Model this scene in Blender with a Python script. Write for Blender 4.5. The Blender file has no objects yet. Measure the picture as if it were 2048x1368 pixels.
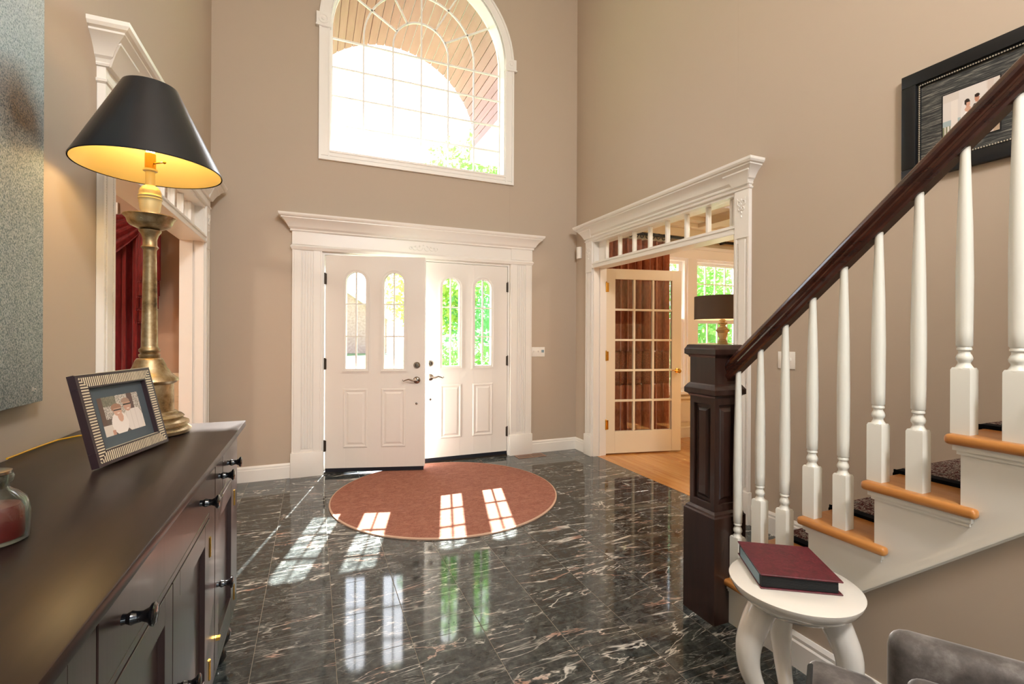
import bpy, bmesh, math, random
from mathutils import Matrix, Vector
from math import sin, cos, pi, sqrt, atan2, radians
random.seed(7)
sc = bpy.context.scene
COL = sc.collection
# ------------------------------------------------------------------ camera, light, exposure
H = 1.30
cam = bpy.data.cameras.new('camera'); co = bpy.data.objects.new('camera', cam); COL.objects.link(co)
yaw, roll = 0.39872, 0.0046353
fw = Vector((sin(yaw), cos(yaw), 0)); rt = Vector((cos(yaw), -sin(yaw), 0)); up = Vector((0, 0, 1))
r3 = rt*cos(roll)+up*sin(roll); u3 = up*cos(roll)-rt*sin(roll)
co.matrix_world = Matrix(((r3.x, u3.x, -fw.x, 0), (r3.y, u3.y, -fw.y, 0), (r3.z, u3.z, -fw.z, H), (0, 0, 0, 1)))
cam.sensor_width = 36; cam.lens = 941.92/2048*36; cam.shift_y = -13.06/2048; cam.clip_start = 0.02
sc.camera = co
sc.view_settings.view_transform = 'Standard'; sc.view_settings.look = 'None'
sc.view_settings.gamma = 1; sc.view_settings.use_curve_mapping = False
sc.view_settings.exposure = 2.38
sc.cycles.use_denoising = True
sc.cycles.max_bounces = 10; sc.cycles.diffuse_bounces = 6; sc.cycles.glossy_bounces = 5
sc.cycles.transparent_max_bounces = 16; sc.cycles.sample_clamp_indirect = 4
SUN = Vector((-.27, -1.03, -.975)).normalized()
w = bpy.data.worlds.new('sky'); sc.world = w; w.use_nodes = True
nt = w.node_tree; bg = nt.nodes['Background']
sky = nt.nodes.new('ShaderNodeTexSky'); sky.sky_type = 'NISHITA'; sky.sun_disc = False
sky.sun_elevation = math.asin(-SUN.z); sky.sun_rotation = atan2(-SUN.x, -SUN.y)
sky.air_density = 1.0; sky.dust_density = 0.8
hs = nt.nodes.new('ShaderNodeHueSaturation'); hs.inputs['Saturation'].default_value = .6
nt.links.new(sky.outputs[0], hs.inputs['Color']); nt.links.new(hs.outputs[0], bg.inputs[0])
bg.inputs[1].default_value = 0.17
sl = bpy.data.lights.new('sun', 'SUN'); sl.energy = 10; sl.angle = radians(.6); sl.color = (1, .965, .92)
so = bpy.data.objects.new('sun', sl); COL.objects.link(so); so.location = (3, 12, 9)
so.rotation_euler = (-SUN).to_track_quat('Z', 'Y').to_euler()

# ------------------------------------------------------------------ materials
def lin(c):
    if isinstance(c, str):
        c = [int(c[i:i+2], 16)/255 for i in (0, 2, 4)]
        c = [x/12.92 if x < .04045 else ((x+.055)/1.055)**2.4 for x in c]
    return (*c, 1)
def mat(name, col, rough=.5, metal=0, spec=.5, coat=0, emit=None, es=0):
    m = bpy.data.materials.new(name); m.use_nodes = True
    b = m.node_tree.nodes['Principled BSDF']
    b.inputs['Base Color'].default_value = lin(col); b.inputs['Roughness'].default_value = rough
    b.inputs['Metallic'].default_value = metal; b.inputs['Specular IOR Level'].default_value = spec
    b.inputs['Coat Weight'].default_value = coat; b.inputs['Coat Roughness'].default_value = .08
    if emit: b.inputs['Emission Color'].default_value = lin(emit); b.inputs['Emission Strength'].default_value = es
    m.diffuse_color = lin(col)
    return m
class G:
    def __init__(s, m): s.m = m; s.t = m.node_tree; s.b = s.t.nodes.get('Principled BSDF')
    def n(s, ty, **k):
        x = s.t.nodes.new('ShaderNode'+ty)
        for a, v in k.items():
            if a in x.inputs.keys(): x.inputs[a].default_value = v
            else: setattr(x, a, v)
        return x
    def l(s, a, b): s.t.links.new(a, b)
    def co(s, scale=(1, 1, 1), kind='Object', rnd=False, rot=(0, 0, 0)):
        if kind == 'World': o = s.n('NewGeometry').outputs['Position']
        else: o = s.n('TexCoord').outputs[kind]
        if rnd:
            oi = s.n('ObjectInfo'); mu = s.n('VectorMath', operation='MULTIPLY_ADD')
            s.l(oi.outputs['Random'], mu.inputs[0]); mu.inputs[1].default_value = (97, 53, 31); s.l(o, mu.inputs[2]); o = mu.outputs[0]
        mp = s.n('Mapping'); mp.inputs['Scale'].default_value = scale; mp.inputs['Rotation'].default_value = rot
        s.l(o, mp.inputs[0]); return mp.outputs[0]
    def noise(s, v, scale, det=3, rough=.5, dist=0):
        x = s.n('TexNoise'); x.inputs['Scale'].default_value = scale; x.inputs['Detail'].default_value = det
        x.inputs['Roughness'].default_value = rough; x.inputs['Distortion'].default_value = dist
        s.l(v, x.inputs['Vector']); return x.outputs['Fac']
    def ramp(s, f, stops, interp='LINEAR'):
        x = s.n('ValToRGB'); e = x.color_ramp; e.interpolation = interp
        while len(e.elements) < len(stops): e.elements.new(.5)
        for i, (p, c) in enumerate(stops):
            e.elements[i].position = p; e.elements[i].color = lin(c) if not isinstance(c, (int, float)) else (c, c, c, 1)
        s.l(f, x.inputs[0]); return x.outputs[0]
    def mix(s, f, a, b, mode='MIX'):
        x = s.n('Mix', data_type='RGBA', blend_type=mode)
        for v, i in ((f, 0), (a, 6), (b, 7)):
            if isinstance(v, bpy.types.NodeSocket): s.l(v, x.inputs[i])
            else: x.inputs[i].default_value = v if i == 0 else lin(v)
        return x.outputs[2]
    def math(s, op, a, b=0.):
        x = s.n('Math', operation=op)
        for v, i in ((a, 0), (b, 1)):
            if isinstance(v, bpy.types.NodeSocket): s.l(v, x.inputs[i])
            else: x.inputs[i].default_value = v
        return x.outputs[0]
    def base(s, o): s.l(o, s.b.inputs['Base Color'])
    def rough(s, o): s.l(o, s.b.inputs['Roughness'])
    def bump(s, f, st=.2, dist=.002):
        x = s.n('Bump'); x.inputs['Strength'].default_value = st; x.inputs['Distance'].default_value = dist
        s.l(f, x.inputs['Height']); s.l(x.outputs[0], s.b.inputs['Normal'])
def wood(name, c1, c2, rough=.4, axis=0, rnd=True, scale=9, coat=0, spec=.5, vary=.0):
    m = mat(name, c1, rough, coat=coat, spec=spec); g = G(m)
    sc_ = [1, 1, 1]; sc_[axis] = .07
    v = g.co(tuple(sc_), 'Object', rnd)
    f = g.noise(v, scale*3, 5, .6, .6)
    c = g.ramp(f, [(.3, c1), (.7, c2)])
    if vary:
        oi = g.n('ObjectInfo'); c = g.mix(g.math('MULTIPLY', oi.outputs['Random'], vary), c, c2, 'MULTIPLY')
    g.base(c); g.bump(g.noise(v, scale*8, 3), .12, .0008)
    return m
def paint(name, c, rough=.6, bump=.06):
    m = mat(name, c, rough); g = G(m); g.bump(g.noise(g.co(), 90, 2), bump, .001); return m
M = {}
M['wall'] = paint('wall_paint', 'b7a896', .62); M['wall_in'] = paint('wall_paint_brown', 'ad8d74', .6)
M['beige'] = paint('beige_paint', 'd9c7a4', .6); M['ceil'] = paint('ceiling_paint', 'e6e0d4', .8)
M['white'] = paint('white_trim', 'e9e6e0', .32, .02); M['sash'] = paint('white_sash', 'f0eeea', .35, .02)
M['ivory'] = paint('ivory_door', 'e3d6bd', .35, .02); M['door'] = paint('white_door', 'e4dfd8', .38, .03)
M['bal'] = paint('baluster_white', 'dfe0d8', .3, .03); M['skirt'] = paint('stair_skirt_white', 'dedcd3', .35, .03)
M['plate'] = mat('plastic_white', 'ece8e0', .35)
# marble tile
m = M['tile'] = mat('dark_marble', '2c2d2b', .06, spec=.6); g = G(m)
v = g.co((1, 1, 1), 'Object', True, (0, 0, radians(9)))
va = g.co((.26, 1.2, 1), 'Object', True, (0, 0, radians(9)))
base = g.ramp(g.noise(v, 22, 6, .7), [(.3, '191c1d'), (.5, '363b3b'), (.72, '565c5b')])
base = g.mix(g.ramp(g.noise(va, 60, 4, .7), [(.52, 0.), (.74, .38)]), base, '707470')
n1 = g.noise(va, 5.0, 5, .55, .9); r1 = g.math('ABSOLUTE', g.math('SUBTRACT', n1, .5))
n2 = g.noise(va, 11, 4, .55, 1.3); r2 = g.math('ABSOLUTE', g.math('SUBTRACT', n2, .5))
n3 = g.noise(v, 3.5, 3, .5)
vein = g.math('MULTIPLY', g.ramp(r1, [(.0, 1.), (.004, .7), (.010, 0.)]), g.ramp(n3, [(.40, 0.15), (.54, 1.)]))
vein2 = g.math('MULTIPLY', g.ramp(r2, [(.0, .8), (.006, .4), (.014, 0.)]), g.ramp(g.noise(v, 7, 2), [(.38, 0.1), (.56, .8)]))
vc = g.ramp(g.noise(v, 6, 1), [(.50, 'cfcdc6'), (.70, 'bd9583')])
c = g.mix(vein2, base, 'a8a9a4'); c = g.mix(vein, c, vc); g.base(c)
M['grout'] = mat('grout', '8d8578', .8)
# woods
M['oak'] = wood('oak_tread', 'bd8244', 'a5672c', .32, 1, False, 8, .2)
M['plank'] = wood('oak_floor', 'd9a25c', 'c0803c', .22, 1, True, 6, .3, vary=.35)
M['espresso'] = wood('espresso_top', '261a17', '1b1311', .30, 1, False, 9, 0, spec=.3)
M['espresso_f'] = wood('espresso_front', '3a2b28', '2b1f1d', .3, 2, False, 9, .1)
M['newel'] = wood('newel_wood', '35211b', '24150f', .28, 2, False, 12, .2)
M['rail'] = wood('rail_wood', '4b2418', '2f150d', .25, 1, False, 9, .3)
M['board'] = wood('porch_board', 'ad8078', '986861', .5, 1, True, 4)
M['black'] = mat('black_knob', '0b0c0f', .12, spec=.6, coat=.5)
M['nickel'] = mat('satin_nickel', '9b9288', .25, 1); M['bronze'] = mat('hinge_bronze', '4a423a', .4, .8)
M['brass'] = mat('brass', 'd6a44c', .2, 1); M['sweep'] = mat('door_sweep', '101420', .5)
# antique gold lamp body
m = M['gold'] = mat('antique_gold', 'b79a5c', .3, .9); g = G(m)
f = g.noise(g.co(), 14, 6, .65)
g.base(g.ramp(f, [(.3, '5a4a38'), (.45, '9f8762'), (.65, 'c8b696')])); g.rough(g.ramp(f, [(.3, .5), (.7, .25)])); g.bump(f, .2, .001)
M['vase'] = mat('warm_gold', 'dccb98', .35, .3)
M['shade'] = mat('black_shade', '0a0f18', .28, spec=.6); M['lining'] = mat('gold_lining', 'd6bf80', .42, .5)
M['bulb'] = mat('bulb', 'fff0c8', .3, emit='ffdf9a', es=7)
# rug
m = M['rug'] = mat('rug', 'a85c48', .95, spec=.15); g = G(m)
v = g.co((1, 1.6, 1))
f = g.noise(v, 17, 5, .6, 1.2); fine = g.noise(g.co(), 260, 2)
g.base(g.mix(g.ramp(fine, [(.4, 0.), (.65, .5)]), g.ramp(f, [(.3, '7c4a3c'), (.5, '905b4b'), (.7, 'a36e5e')]), 'b58a79'))
g.bump(g.math('ADD', f, g.math('MULTIPLY', fine, .25)), .8, .006)
M['rug_edge'] = mat('rug_binding', 'c6a690', .9)
m = M['runner'] = mat('runner', '4a3a38', .95, spec=.1); g = G(m)
v = g.co((1, 1, 1), 'World')
f = g.noise(v, 42, 4, .7, 2.2)
g.base(g.ramp(f, [(.36, '0d0b0f'), (.44, '5b2c2a'), (.5, '171417'), (.55, 'b7a59a'), (.6, '2b4038'), (.66, '120f12')])); g.bump(g.noise(v, 300, 2), .6, .003)
M['runner_edge'] = mat('runner_edge', '06070d', .9, spec=.15)
# fabrics
def cloth(name, c1, c2, rough=.85, sheen=.3, sc_=60):
    m = mat(name, c1, rough, spec=.2); g = G(m); g.b.inputs['Sheen Weight'].default_value = sheen
    f = g.noise(g.co((1, 1, .3), 'World'), sc_, 3); g.base(g.ramp(f, [(.35, c1), (.65, c2)])); g.bump(f, .15, .001); return m
M['redcloth'] = cloth('red_damask', '5c0e10', '74171a', .5, .2)
M['rust'] = cloth('rust_velvet', '8f4a2d', 'a9623e', .7, .4)
m = M['rustband'] = mat('embroidered_band', 'a4542f', .75); g = G(m)
v = g.co((1, 1, 1), 'World', rot=(0, radians(45), 0))
wv = g.n('TexBrick'); wv.inputs['Scale'].default_value = 26; g.l(v, wv.inputs['Vector'])
f = g.noise(v, 90, 2, .5, 2); g.base(g.ramp(f, [(.42, '9a4f2f'), (.5, '3e2416'), (.58, 'b07048')]))
m = M['velvet'] = mat('grey_velvet', '75706c', .55, spec=.3); g = G(m); g.b.inputs['Sheen Weight'].default_value = .9
g.b.inputs['Sheen Roughness'].default_value = .3
f = g.noise(g.co((1, 1, 1)), 12, 6, .7); g.base(g.ramp(f, [(.3, '2c2928'), (.55, '55504d'), (.75, '7d7976')])); g.bump(g.noise(g.co(), 120, 2), .2, .001)
M['arm_shade'] = mat('dark_arm_shade', '1d2022', .6)  # dark colour for the shaded side of the armrest
M['iron'] = mat('black_iron', '14120f', .4, .4)
M['ceramic'] = mat('white_lacquer', 'e7e4dc', .12, coat=.6)
m = M['album'] = mat('burgundy_leather', '551722', .5); g = G(m)
f = g.noise(g.co(), 45, 5, .7, 1.5); g.base(g.ramp(f, [(.35, '45101a'), (.6, '641c29'), (.76, '7c3340')])); g.bump(f, .35, .002)
M['pages'] = mat('album_pages', '17191b', .7); M['pages2'] = mat('album_pages_light', '7d97a2', .6)
m = M['canvas'] = mat('painted_canvas', '8ba0a8', .45, .25); g = G(m)
pos = g.n('NewGeometry').outputs['Position']
fl = g.noise(g.co((1, 1, .8)), 230, 3, .7)
sep = g.n('SeparateXYZ'); g.l(pos, sep.inputs[0])
up_ = g.ramp(g.math('DIVIDE', g.math('SUBTRACT', sep.outputs[2], 1.0), 1.8), [(.0, '6d8286'), (.35, '74878c'), (.62, '93a6ae'), (.85, 'bcc6ca')])
c = g.mix(g.ramp(fl, [(.42, 0.), (.62, .75)]), up_, 'd8dfe0'); c = g.mix(g.ramp(fl, [(.36, .7), (.46, 0.)]), c, '47606b')
dv = g.n('VectorMath', operation='DISTANCE'); g.l(g.co((0, 1, 1.4), 'World'), dv.inputs[0]); dv.inputs[1].default_value = (0, 1.80, 1.95*1.4)
blob = g.math('ADD', dv.outputs['Value'], g.math('MULTIPLY', g.noise(g.co(), 9, 4), .16))
c = g.mix(g.ramp(blob, [(.12, .85), (.27, 0.)]), c, g.ramp(fl, [(.4, '3a2a16'), (.6, '8f6c38')])); g.base(c); g.bump(fl, .5, .003)
M['frame_blk'] = mat('black_frame', '0d1116', .35); M['rope'] = mat('silver_rope', 'cfc6b4', .35, .6)
m = M['matboard'] = mat('grasscloth_mat', '3a3a38', .8); g = G(m)
f = g.noise(g.co((1, .06, 1), 'World'), 190, 4, .7); g.base(g.ramp(f, [(.35, '191a1b'), (.52, '3e3f3d'), (.7, '8c8a7e')]))
M['slate'] = mat('slate_mat', '47525a', .6); M['bone'] = mat('bone_inlay', 'd2c3a8', .35); M['wenge'] = mat('wenge_inlay', '34262b', .35)
M['wax'] = mat('red_wax', '6b1512', .4); M['cord'] = mat('gold_cord', 'c99a1c', .35)
M['lampshade2'] = mat('taupe_drum_shade', '5a4a40', .7); M['drum_in'] = mat('shade_inner', 'f2dcc0', .7)
m = M['ringed'] = mat('ringed_lamp_base', 'b6a179', .3, .6)
M['slat'] = mat('vent_brown', '9b7a68', .4, .4)
m = M['brick'] = mat('red_brick', 'a35f4c', .85); g = G(m)
f = g.noise(g.co((1, 1, 1), 'World'), 6, 4); g.base(g.ramp(f, [(.3, 'b08c82'), (.7, 'c9a89e')]))
M['mortar'] = mat('mortar', 'c2b8aa', .9); M['roof'] = mat('roof_shingle', '6c6a6c', .9)
M['stone'] = mat('porch_slab', '8f897e', .8); M['bark'] = mat('bark', '5b4a3a', .9)
m = M['grass'] = mat('lawn', '5d8a35', .9); g = G(m); g.base(g.ramp(g.noise(g.co((1, 1, 1), 'World'), 3, 5), [(.3, '5f7a4a'), (.7, '87976a')]))
for k, a, b in (('leaf', '74aa58', 'acd680'), ('leaf2', '6fa87a', 'a4d4a4'), ('leaf3', 'b0c668', 'dde78e')):
    m = M[k] = mat(k, a, .6); g = G(m); g.base(g.ramp(g.noise(g.co((1, 1, 1), 'World'), 2.3, 4), [(.35, a), (.65, b)]))
    g.b.inputs['Transmission Weight'].default_value = 0
    tr = g.n('BsdfTranslucent'); tr.inputs[0].default_value = lin(b); mx = g.n('MixShader'); mx.inputs[0].default_value = .55
    g.l(g.b.outputs[0], mx.inputs[1]); g.l(tr.outputs[0], mx.inputs[2]); g.l(mx.outputs[0], m.node_tree.nodes['Material Output'].inputs[0])
def glass(name, tint=(1, 1, 1), refl=1.0):
    m = bpy.data.materials.new(name); m.use_nodes = True; t = m.node_tree; t.nodes.remove(t.nodes['Principled BSDF'])
    g = G(m); a = g.n('BsdfTransparent'); a.inputs[0].default_value = (*tint, 1)
    b = g.n('BsdfGlossy'); b.inputs['Roughness'].default_value = .02
    lw = g.n('LayerWeight'); lw.inputs[0].default_value = .5; mx = g.n('MixShader')
    fr = g.math('ADD', g.math('MULTIPLY', g.math('POWER', lw.outputs['Facing'], 5.), .9*refl), .04*refl); g.l(fr, mx.inputs[0]); g.l(a.outputs[0], mx.inputs[1]); g.l(b.outputs[0], mx.inputs[2])
    g.l(mx.outputs[0], t.nodes['Material Output'].inputs[0]); return m
M['glass'] = glass('window_glass', (.97, .985, .98)); M['jarglass'] = glass('jar_glass', (.86, .93, .93), 1.6)
M['pglass'] = glass('picture_glass', (1, 1, 1), .8)

# ------------------------------------------------------------------ mesh building
I4 = Matrix.Identity(4)
MW = {}
EPS = random.Random(3)
def smooth_path(pts, rs, m=4):
    P_ = [Vector(p) for p in pts]; out = []; ro_ = []
    for i in range(len(P_)-1):
        p0, p1, p2, p3 = P_[max(i-1, 0)], P_[i], P_[i+1], P_[min(i+2, len(P_)-1)]
        q0, q1, q2, q3 = rs[max(i-1, 0)], rs[i], rs[i+1], rs[min(i+2, len(P_)-1)]
        for k in range(m):
            t_ = k/m; c = lambda a, b, d, e: .5*((2*b)+(-a+d)*t_+(2*a-5*b+4*d-e)*t_*t_+(-a+3*b-3*d+e)*t_**3)
            out.append(c(p0, p1, p2, p3)); ro_.append(c(q0, q1, q2, q3))
    return out+[P_[-1]], ro_+[rs[-1]]
class MB:
    def __init__(s, fn=None): s.v = []; s.f = []; s.fn = fn
    def P(s, p): s.v.append(tuple(s.fn(*p)) if s.fn else tuple(p)); return len(s.v)-1
    def box(s, x0, x1, y0, y1, z0, z1):
        e = EPS.uniform(.00003, .00025); x0, x1, y0, y1, z0, z1 = (*sorted((x0, x1)), *sorted((y0, y1)), *sorted((z0, z1)))
        x0 += e; x1 -= e; y0 += e; y1 -= e; z0 += e; z1 -= e
        i = [s.P(p) for p in ((x0, y0, z0), (x1, y0, z0), (x1, y1, z0), (x0, y1, z0), (x0, y0, z1), (x1, y0, z1), (x1, y1, z1), (x0, y1, z1))]
        for q in ((0, 3, 2, 1), (4, 5, 6, 7), (0, 1, 5, 4), (1, 2, 6, 5), (2, 3, 7, 6), (3, 0, 4, 7)): s.f.append([i[k] for k in q])
        return s
    def loft(s, rings, cap=True, closed=True):
        ids = [[s.P(p) for p in r] for r in rings]; n = len(ids[0])
        for a, b in zip(ids, ids[1:]):
            for k in range(n if closed else n-1):
                s.f.append([a[k], a[(k+1) % n], b[(k+1) % n], b[k]])
        if cap and closed: s.f.append(ids[0][::-1]); s.f.append(ids[-1])
        return s
    def prism(s, poly, f, a, b): return s.loft([[f(p, a) for p in poly], [f(p, b) for p in poly]])
    def lathe(s, prof, c=(0, 0, 0), n=24, cap=True, ax='z', sq=None):
        rings = []
        for r, h in prof:
            ring = []
            for k in range(n):
                t = 2*pi*k/n
                q = (r*cos(t), r*sin(t), h)
                if ax == 'x': q = (q[2], q[0], q[1])
                if ax == 'y': q = (q[0], q[2], q[1])
                ring.append((c[0]+q[0], c[1]+q[1], c[2]+q[2]))
            rings.append(ring)
        return s.loft(rings, cap)
    def tube(s, pts, r, n=8, cap=True):
        pts = [Vector(p) for p in pts]; rs = r if isinstance(r, (list, tuple)) else [r]*len(pts)
        rings = []; pn = None
        for i, p in enumerate(pts):
            d = (pts[min(i+1, len(pts)-1)]-pts[max(i-1, 0)]).normalized()
            if pn is None: a = d.cross(Vector((0, 0, 1)) if abs(d.z) < .9 else Vector((1, 0, 0))).normalized()
            else: a = (pn - d*pn.dot(d)).normalized()
            pn = a; b = d.cross(a)
            rings.append([tuple(p+(a*cos(2*pi*k/n)+b*sin(2*pi*k/n))*rs[i]) for k in range(n)])
        return s.loft(rings, cap)
    def ball(s, c, r, n=10, sx=(1, 1, 1)):
        rings = []
        m_ = max(4, n//2)
        for j in range(m_+1):
            ph = pi*(j/m_)-pi/2; rr = max(cos(ph), .02)
            rings.append([(c[0]+r*sx[0]*rr*cos(2*pi*k/n), c[1]+r*sx[1]*rr*sin(2*pi*k/n), c[2]+r*sx[2]*sin(ph)) for k in range(n)])
        return s.loft(rings)
    def mesh(s, name, mat_, smooth=False, bevel=0, M_=None, seg=2, ang=35):
        bm = bmesh.new(); vs = [bm.verts.new(v) for v in s.v]
        for f in s.f:
            try: bm.faces.new([vs[k] for k in f])
            except ValueError: pass
        if M_ is not None: bm.transform(M_)
        bmesh.ops.recalc_face_normals(bm, faces=bm.faces)
        if bevel:
            es = [e for e in bm.edges if len(e.link_faces) == 2 and e.calc_face_angle(0) > radians(30)]
            bmesh.ops.bevel(bm, geom=es, offset=bevel, segments=seg, affect='EDGES', profile=.5, clamp_overlap=True)
        me = bpy.data.meshes.new(name); bm.to_mesh(me); bm.free()
        if smooth or bevel:
            for p in me.polygons: p.use_smooth = True
            me.set_sharp_from_angle(angle=radians(ang))
        if mat_: me.materials.append(mat_ if not isinstance(mat_, str) else M[mat_])
        return me
def build(name, mb, mat_, parent=None, local=False, **k):
    Mi = None
    if parent is not None and not local: Mi = MW[parent.name].inverted()
    ob = bpy.data.objects.new(name, mb.mesh(name, mat_, M_=Mi, **k)); COL.objects.link(ob)
    MW[ob.name] = MW[parent.name] if parent is not None else I4
    if parent is not None: ob.parent = parent
    return ob
def inst(name, me, parent, loc, rot=(0, 0, 0)):
    ob = bpy.data.objects.new(name, me); COL.objects.link(ob); ob.parent = parent; ob.location = loc; ob.rotation_euler = rot
    if parent is not None: MW[ob.name] = MW[parent.name] @ Matrix.Translation(loc)
    return ob
def tag(o, label=None, cat=None, group=None, kind=None):
    for a, b in (('label', label), ('category', cat), ('group', group), ('kind', kind)):
        if b: o[a] = b
    return o
def thing(name, label, cat, loc=(0, 0, 0), rotz=0, group=None):
    o = bpy.data.objects.new(name, None); COL.objects.link(o); o.empty_display_size = .1
    o.location = loc; o.rotation_euler = (0, 0, rotz)
    MW[o.name] = Matrix.Translation(loc) @ Matrix.Rotation(rotz, 4, 'Z')
    return tag(o, label, cat, group)
def setting(name, loc=(0, 0, 0), rotz=0):
    o = thing(name, None, None, loc, rotz); o['kind'] = 'structure'; return o
def struct(name, mb, m, **k): return tag(build(name, mb, m, **k), kind='structure')

D, XL, XR = 4.72, -.818, 2.79
FW = lambda u, d, z: (u, D-d, z)
LW = lambda u, d, z: (XL+d, u, z)
RW = lambda u, d, z: (XR-d, u, z)
YB, ZC = -3.6, 5.4      # back wall, ceiling

# ------------------------------------------------------------------ floor of marble tiles
fl = setting('floor')
build('grout_bed', MB().box(-.83, 2.82, YB, D+.02, -.06, -.0015), 'grout', fl)
ts = .3048; tm = MB().box(-ts/2+.001, ts/2-.001, -ts/2+.001, ts/2-.001, -.01, 0).mesh('tile', 'tile', bevel=.0008, seg=1)
for i in range(12):
    for j in range(18):
        inst('tile', tm, fl, (.087-.9144+ts*(i+.5), 4.738-ts*(j+.5), 0))
build('marble_slab', MB().box(-.83, 2.82, YB, 4.738-18*ts, -.02, 0), 'tile', fl)
# office floor
fo = setting('floor_office')
build('subfloor', MB().box(2.83, 6.2, 1.2, D+.02, -.05, -.004), 'plank', fo)
pw = .075; PL = [MB().box(-pw/2+.0006, pw/2-.0006, -L/2+.0008, L/2-.0008, -.012, .001).mesh('plank', 'plank', bevel=.0008, seg=1) for L in (.9, 1.3, 1.7)]
k = 0
for i in range(38):
    x = 2.83+pw*(i+.5); y = D-random.uniform(0, .5)
    while y > 2.2:
        q = random.randrange(3); L = (.9, 1.3, 1.7)[q]
        top = y+L/2
        inst('plank', PL[q], fo, (x, y-L/2+.0, 0)); y -= L
build('subfloor', MB().box(2.83, 6.2, D-.3, D+.02, -.02, -.0005), 'plank', fo)
struct('floor_dining', MB().box(-4.2, -.83, 1.2, D+.02, -.05, 0), 'plank')

# ------------------------------------------------------------------ walls
cx, cz, cr = 1.0125, 4.21, .8825
wf = MB(FW); t = -.17
wf.box(XL-.14, .07, 0, t, 0, ZC); wf.box(1.955, XR+.14, 0, t, 0, ZC); wf.box(.07, 1.955, 0, t, 2.075, 2.99)
wf.box(.07, cx-cr, 0, t, 2.99, ZC); wf.box(cx+cr, 1.955, 0, t, 2.99, ZC)
N = 28
for k in range(N):
    a, b = pi-pi*k/N, pi-pi*(k+1)/N
    p = [(cx+cr*cos(a), cz+cr*sin(a)), (cx+cr*cos(b), cz+cr*sin(b))]
    wf.loft([[(p[0][0], d, p[0][1]), (p[1][0], d, p[1][1]), (p[1][0], d, ZC), (p[0][0], d, ZC)] for d in (0, t)])
struct('wall_front', wf, 'wall')
OL = (2.545, 4.415); OR = (2.48, 4.35); OZ = 2.33
wl = MB(LW)
wl.box(YB, OL[0], 0, -.14, 0, ZC).box(OL[1], D, 0, -.14, 0, ZC).box(OL[0], OL[1], 0, -.14, OZ, ZC); struct('wall_left', wl, 'wall')
wr = MB(RW)
wr.box(YB, OR[0], 0, -.14, 0, ZC).box(OR[1], D, 0, -.14, 0, ZC).box(OR[0], OR[1], 0, -.14, OZ, ZC); struct('wall_right', wr, 'wall')
wb = MB()
wb.box(XL-.14, -.3, YB-.14, YB, 0, ZC).box(2.3, XR+.14, YB-.14, YB, 0, ZC).box(-.3, 2.3, YB-.14, YB, 0, .5).box(-.3, 2.3, YB-.14, YB, 2.3, 2.9).box(-.3, 2.3, YB-.14, YB, 4.9, ZC)
struct('wall_back', wb, 'wall')
struct('ceiling', MB().box(XL-.14, XR+.14, YB-.14, D+.17, ZC, ZC+.1), 'ceil')
def sash(mb, fn, u0, u1, z0, z1, d, nu, nz, fw_=.045, mw=.012, dep=.035, glass_=None, parent=None, pane_me=True):
    mb.box(u0, u0+fw_, d, d+dep, z0, z1).box(u1-fw_, u1, d, d+dep, z0, z1).box(u0+fw_, u1-fw_, d, d+dep, z0, z0+fw_).box(u0+fw_, u1-fw_, d, d+dep, z1-fw_, z1)
    a0, a1, b0, b1 = u0+fw_, u1-fw_, z0+fw_, z1-fw_
    for i in range(1, nu):
        u = a0+(a1-a0)*i/nu; mb.box(u-mw/2, u+mw/2, d+.004, d+dep-.006, b0, b1)
    for j in range(1, nz):
        z = b0+(b1-b0)*j/nz; mb.box(a0, a1, d+.005, d+dep-.007, z-mw/2, z+mw/2)
    if parent is not None:
        for i in range(nu):
            for j in range(nz):
                x0, x1 = a0+(a1-a0)*i/nu, a0+(a1-a0)*(i+1)/nu; y0, y1 = b0+(b1-b0)*j/nz, b0+(b1-b0)*(j+1)/nz
                build('pane', MB(fn).box(x0+mw/2*(i > 0), x1-mw/2*(i < nu-1), d+dep*.45, d+dep*.55, y0+mw/2*(j > 0), y1-mw/2*(j < nz-1)), 'glass', parent)
# unseen back windows, added behind the camera to let in fill light
BW = lambda u, d, z: (u, YB+d, z)
for (z0, z1) in ((.5, 2.3), (2.9, 4.9)):
    wn = setting('fill_window_lower' if z0 < 1 else 'fill_window_upper')
    mb = MB(BW)
    for q in range(3):
        u0 = -.3+q*.8667; mb.box(u0, u0+.03, -.1, .02, z0, z1); mb.box(u0+.8367, u0+.8667, -.1, .02, z0, z1)
        sash(mb, BW, u0+.03, u0+.8367, z0, z1, -.08, 2, 3, parent=None)
        build('pane', MB(BW).box(u0+.07, u0+.80, -.065, -.062, z0+.04, z1-.04), 'glass', wn)
    build('window_frame', mb, 'sash', wn)

# ------------------------------------------------------------------ side rooms
dz = 2.75
rm = MB().box(2.93, 6.2, 1.06, 1.2, 0, dz).box(6.2, 6.34, 1.06, D, 0, dz)
struct('wall_office', rm, 'beige')
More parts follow.
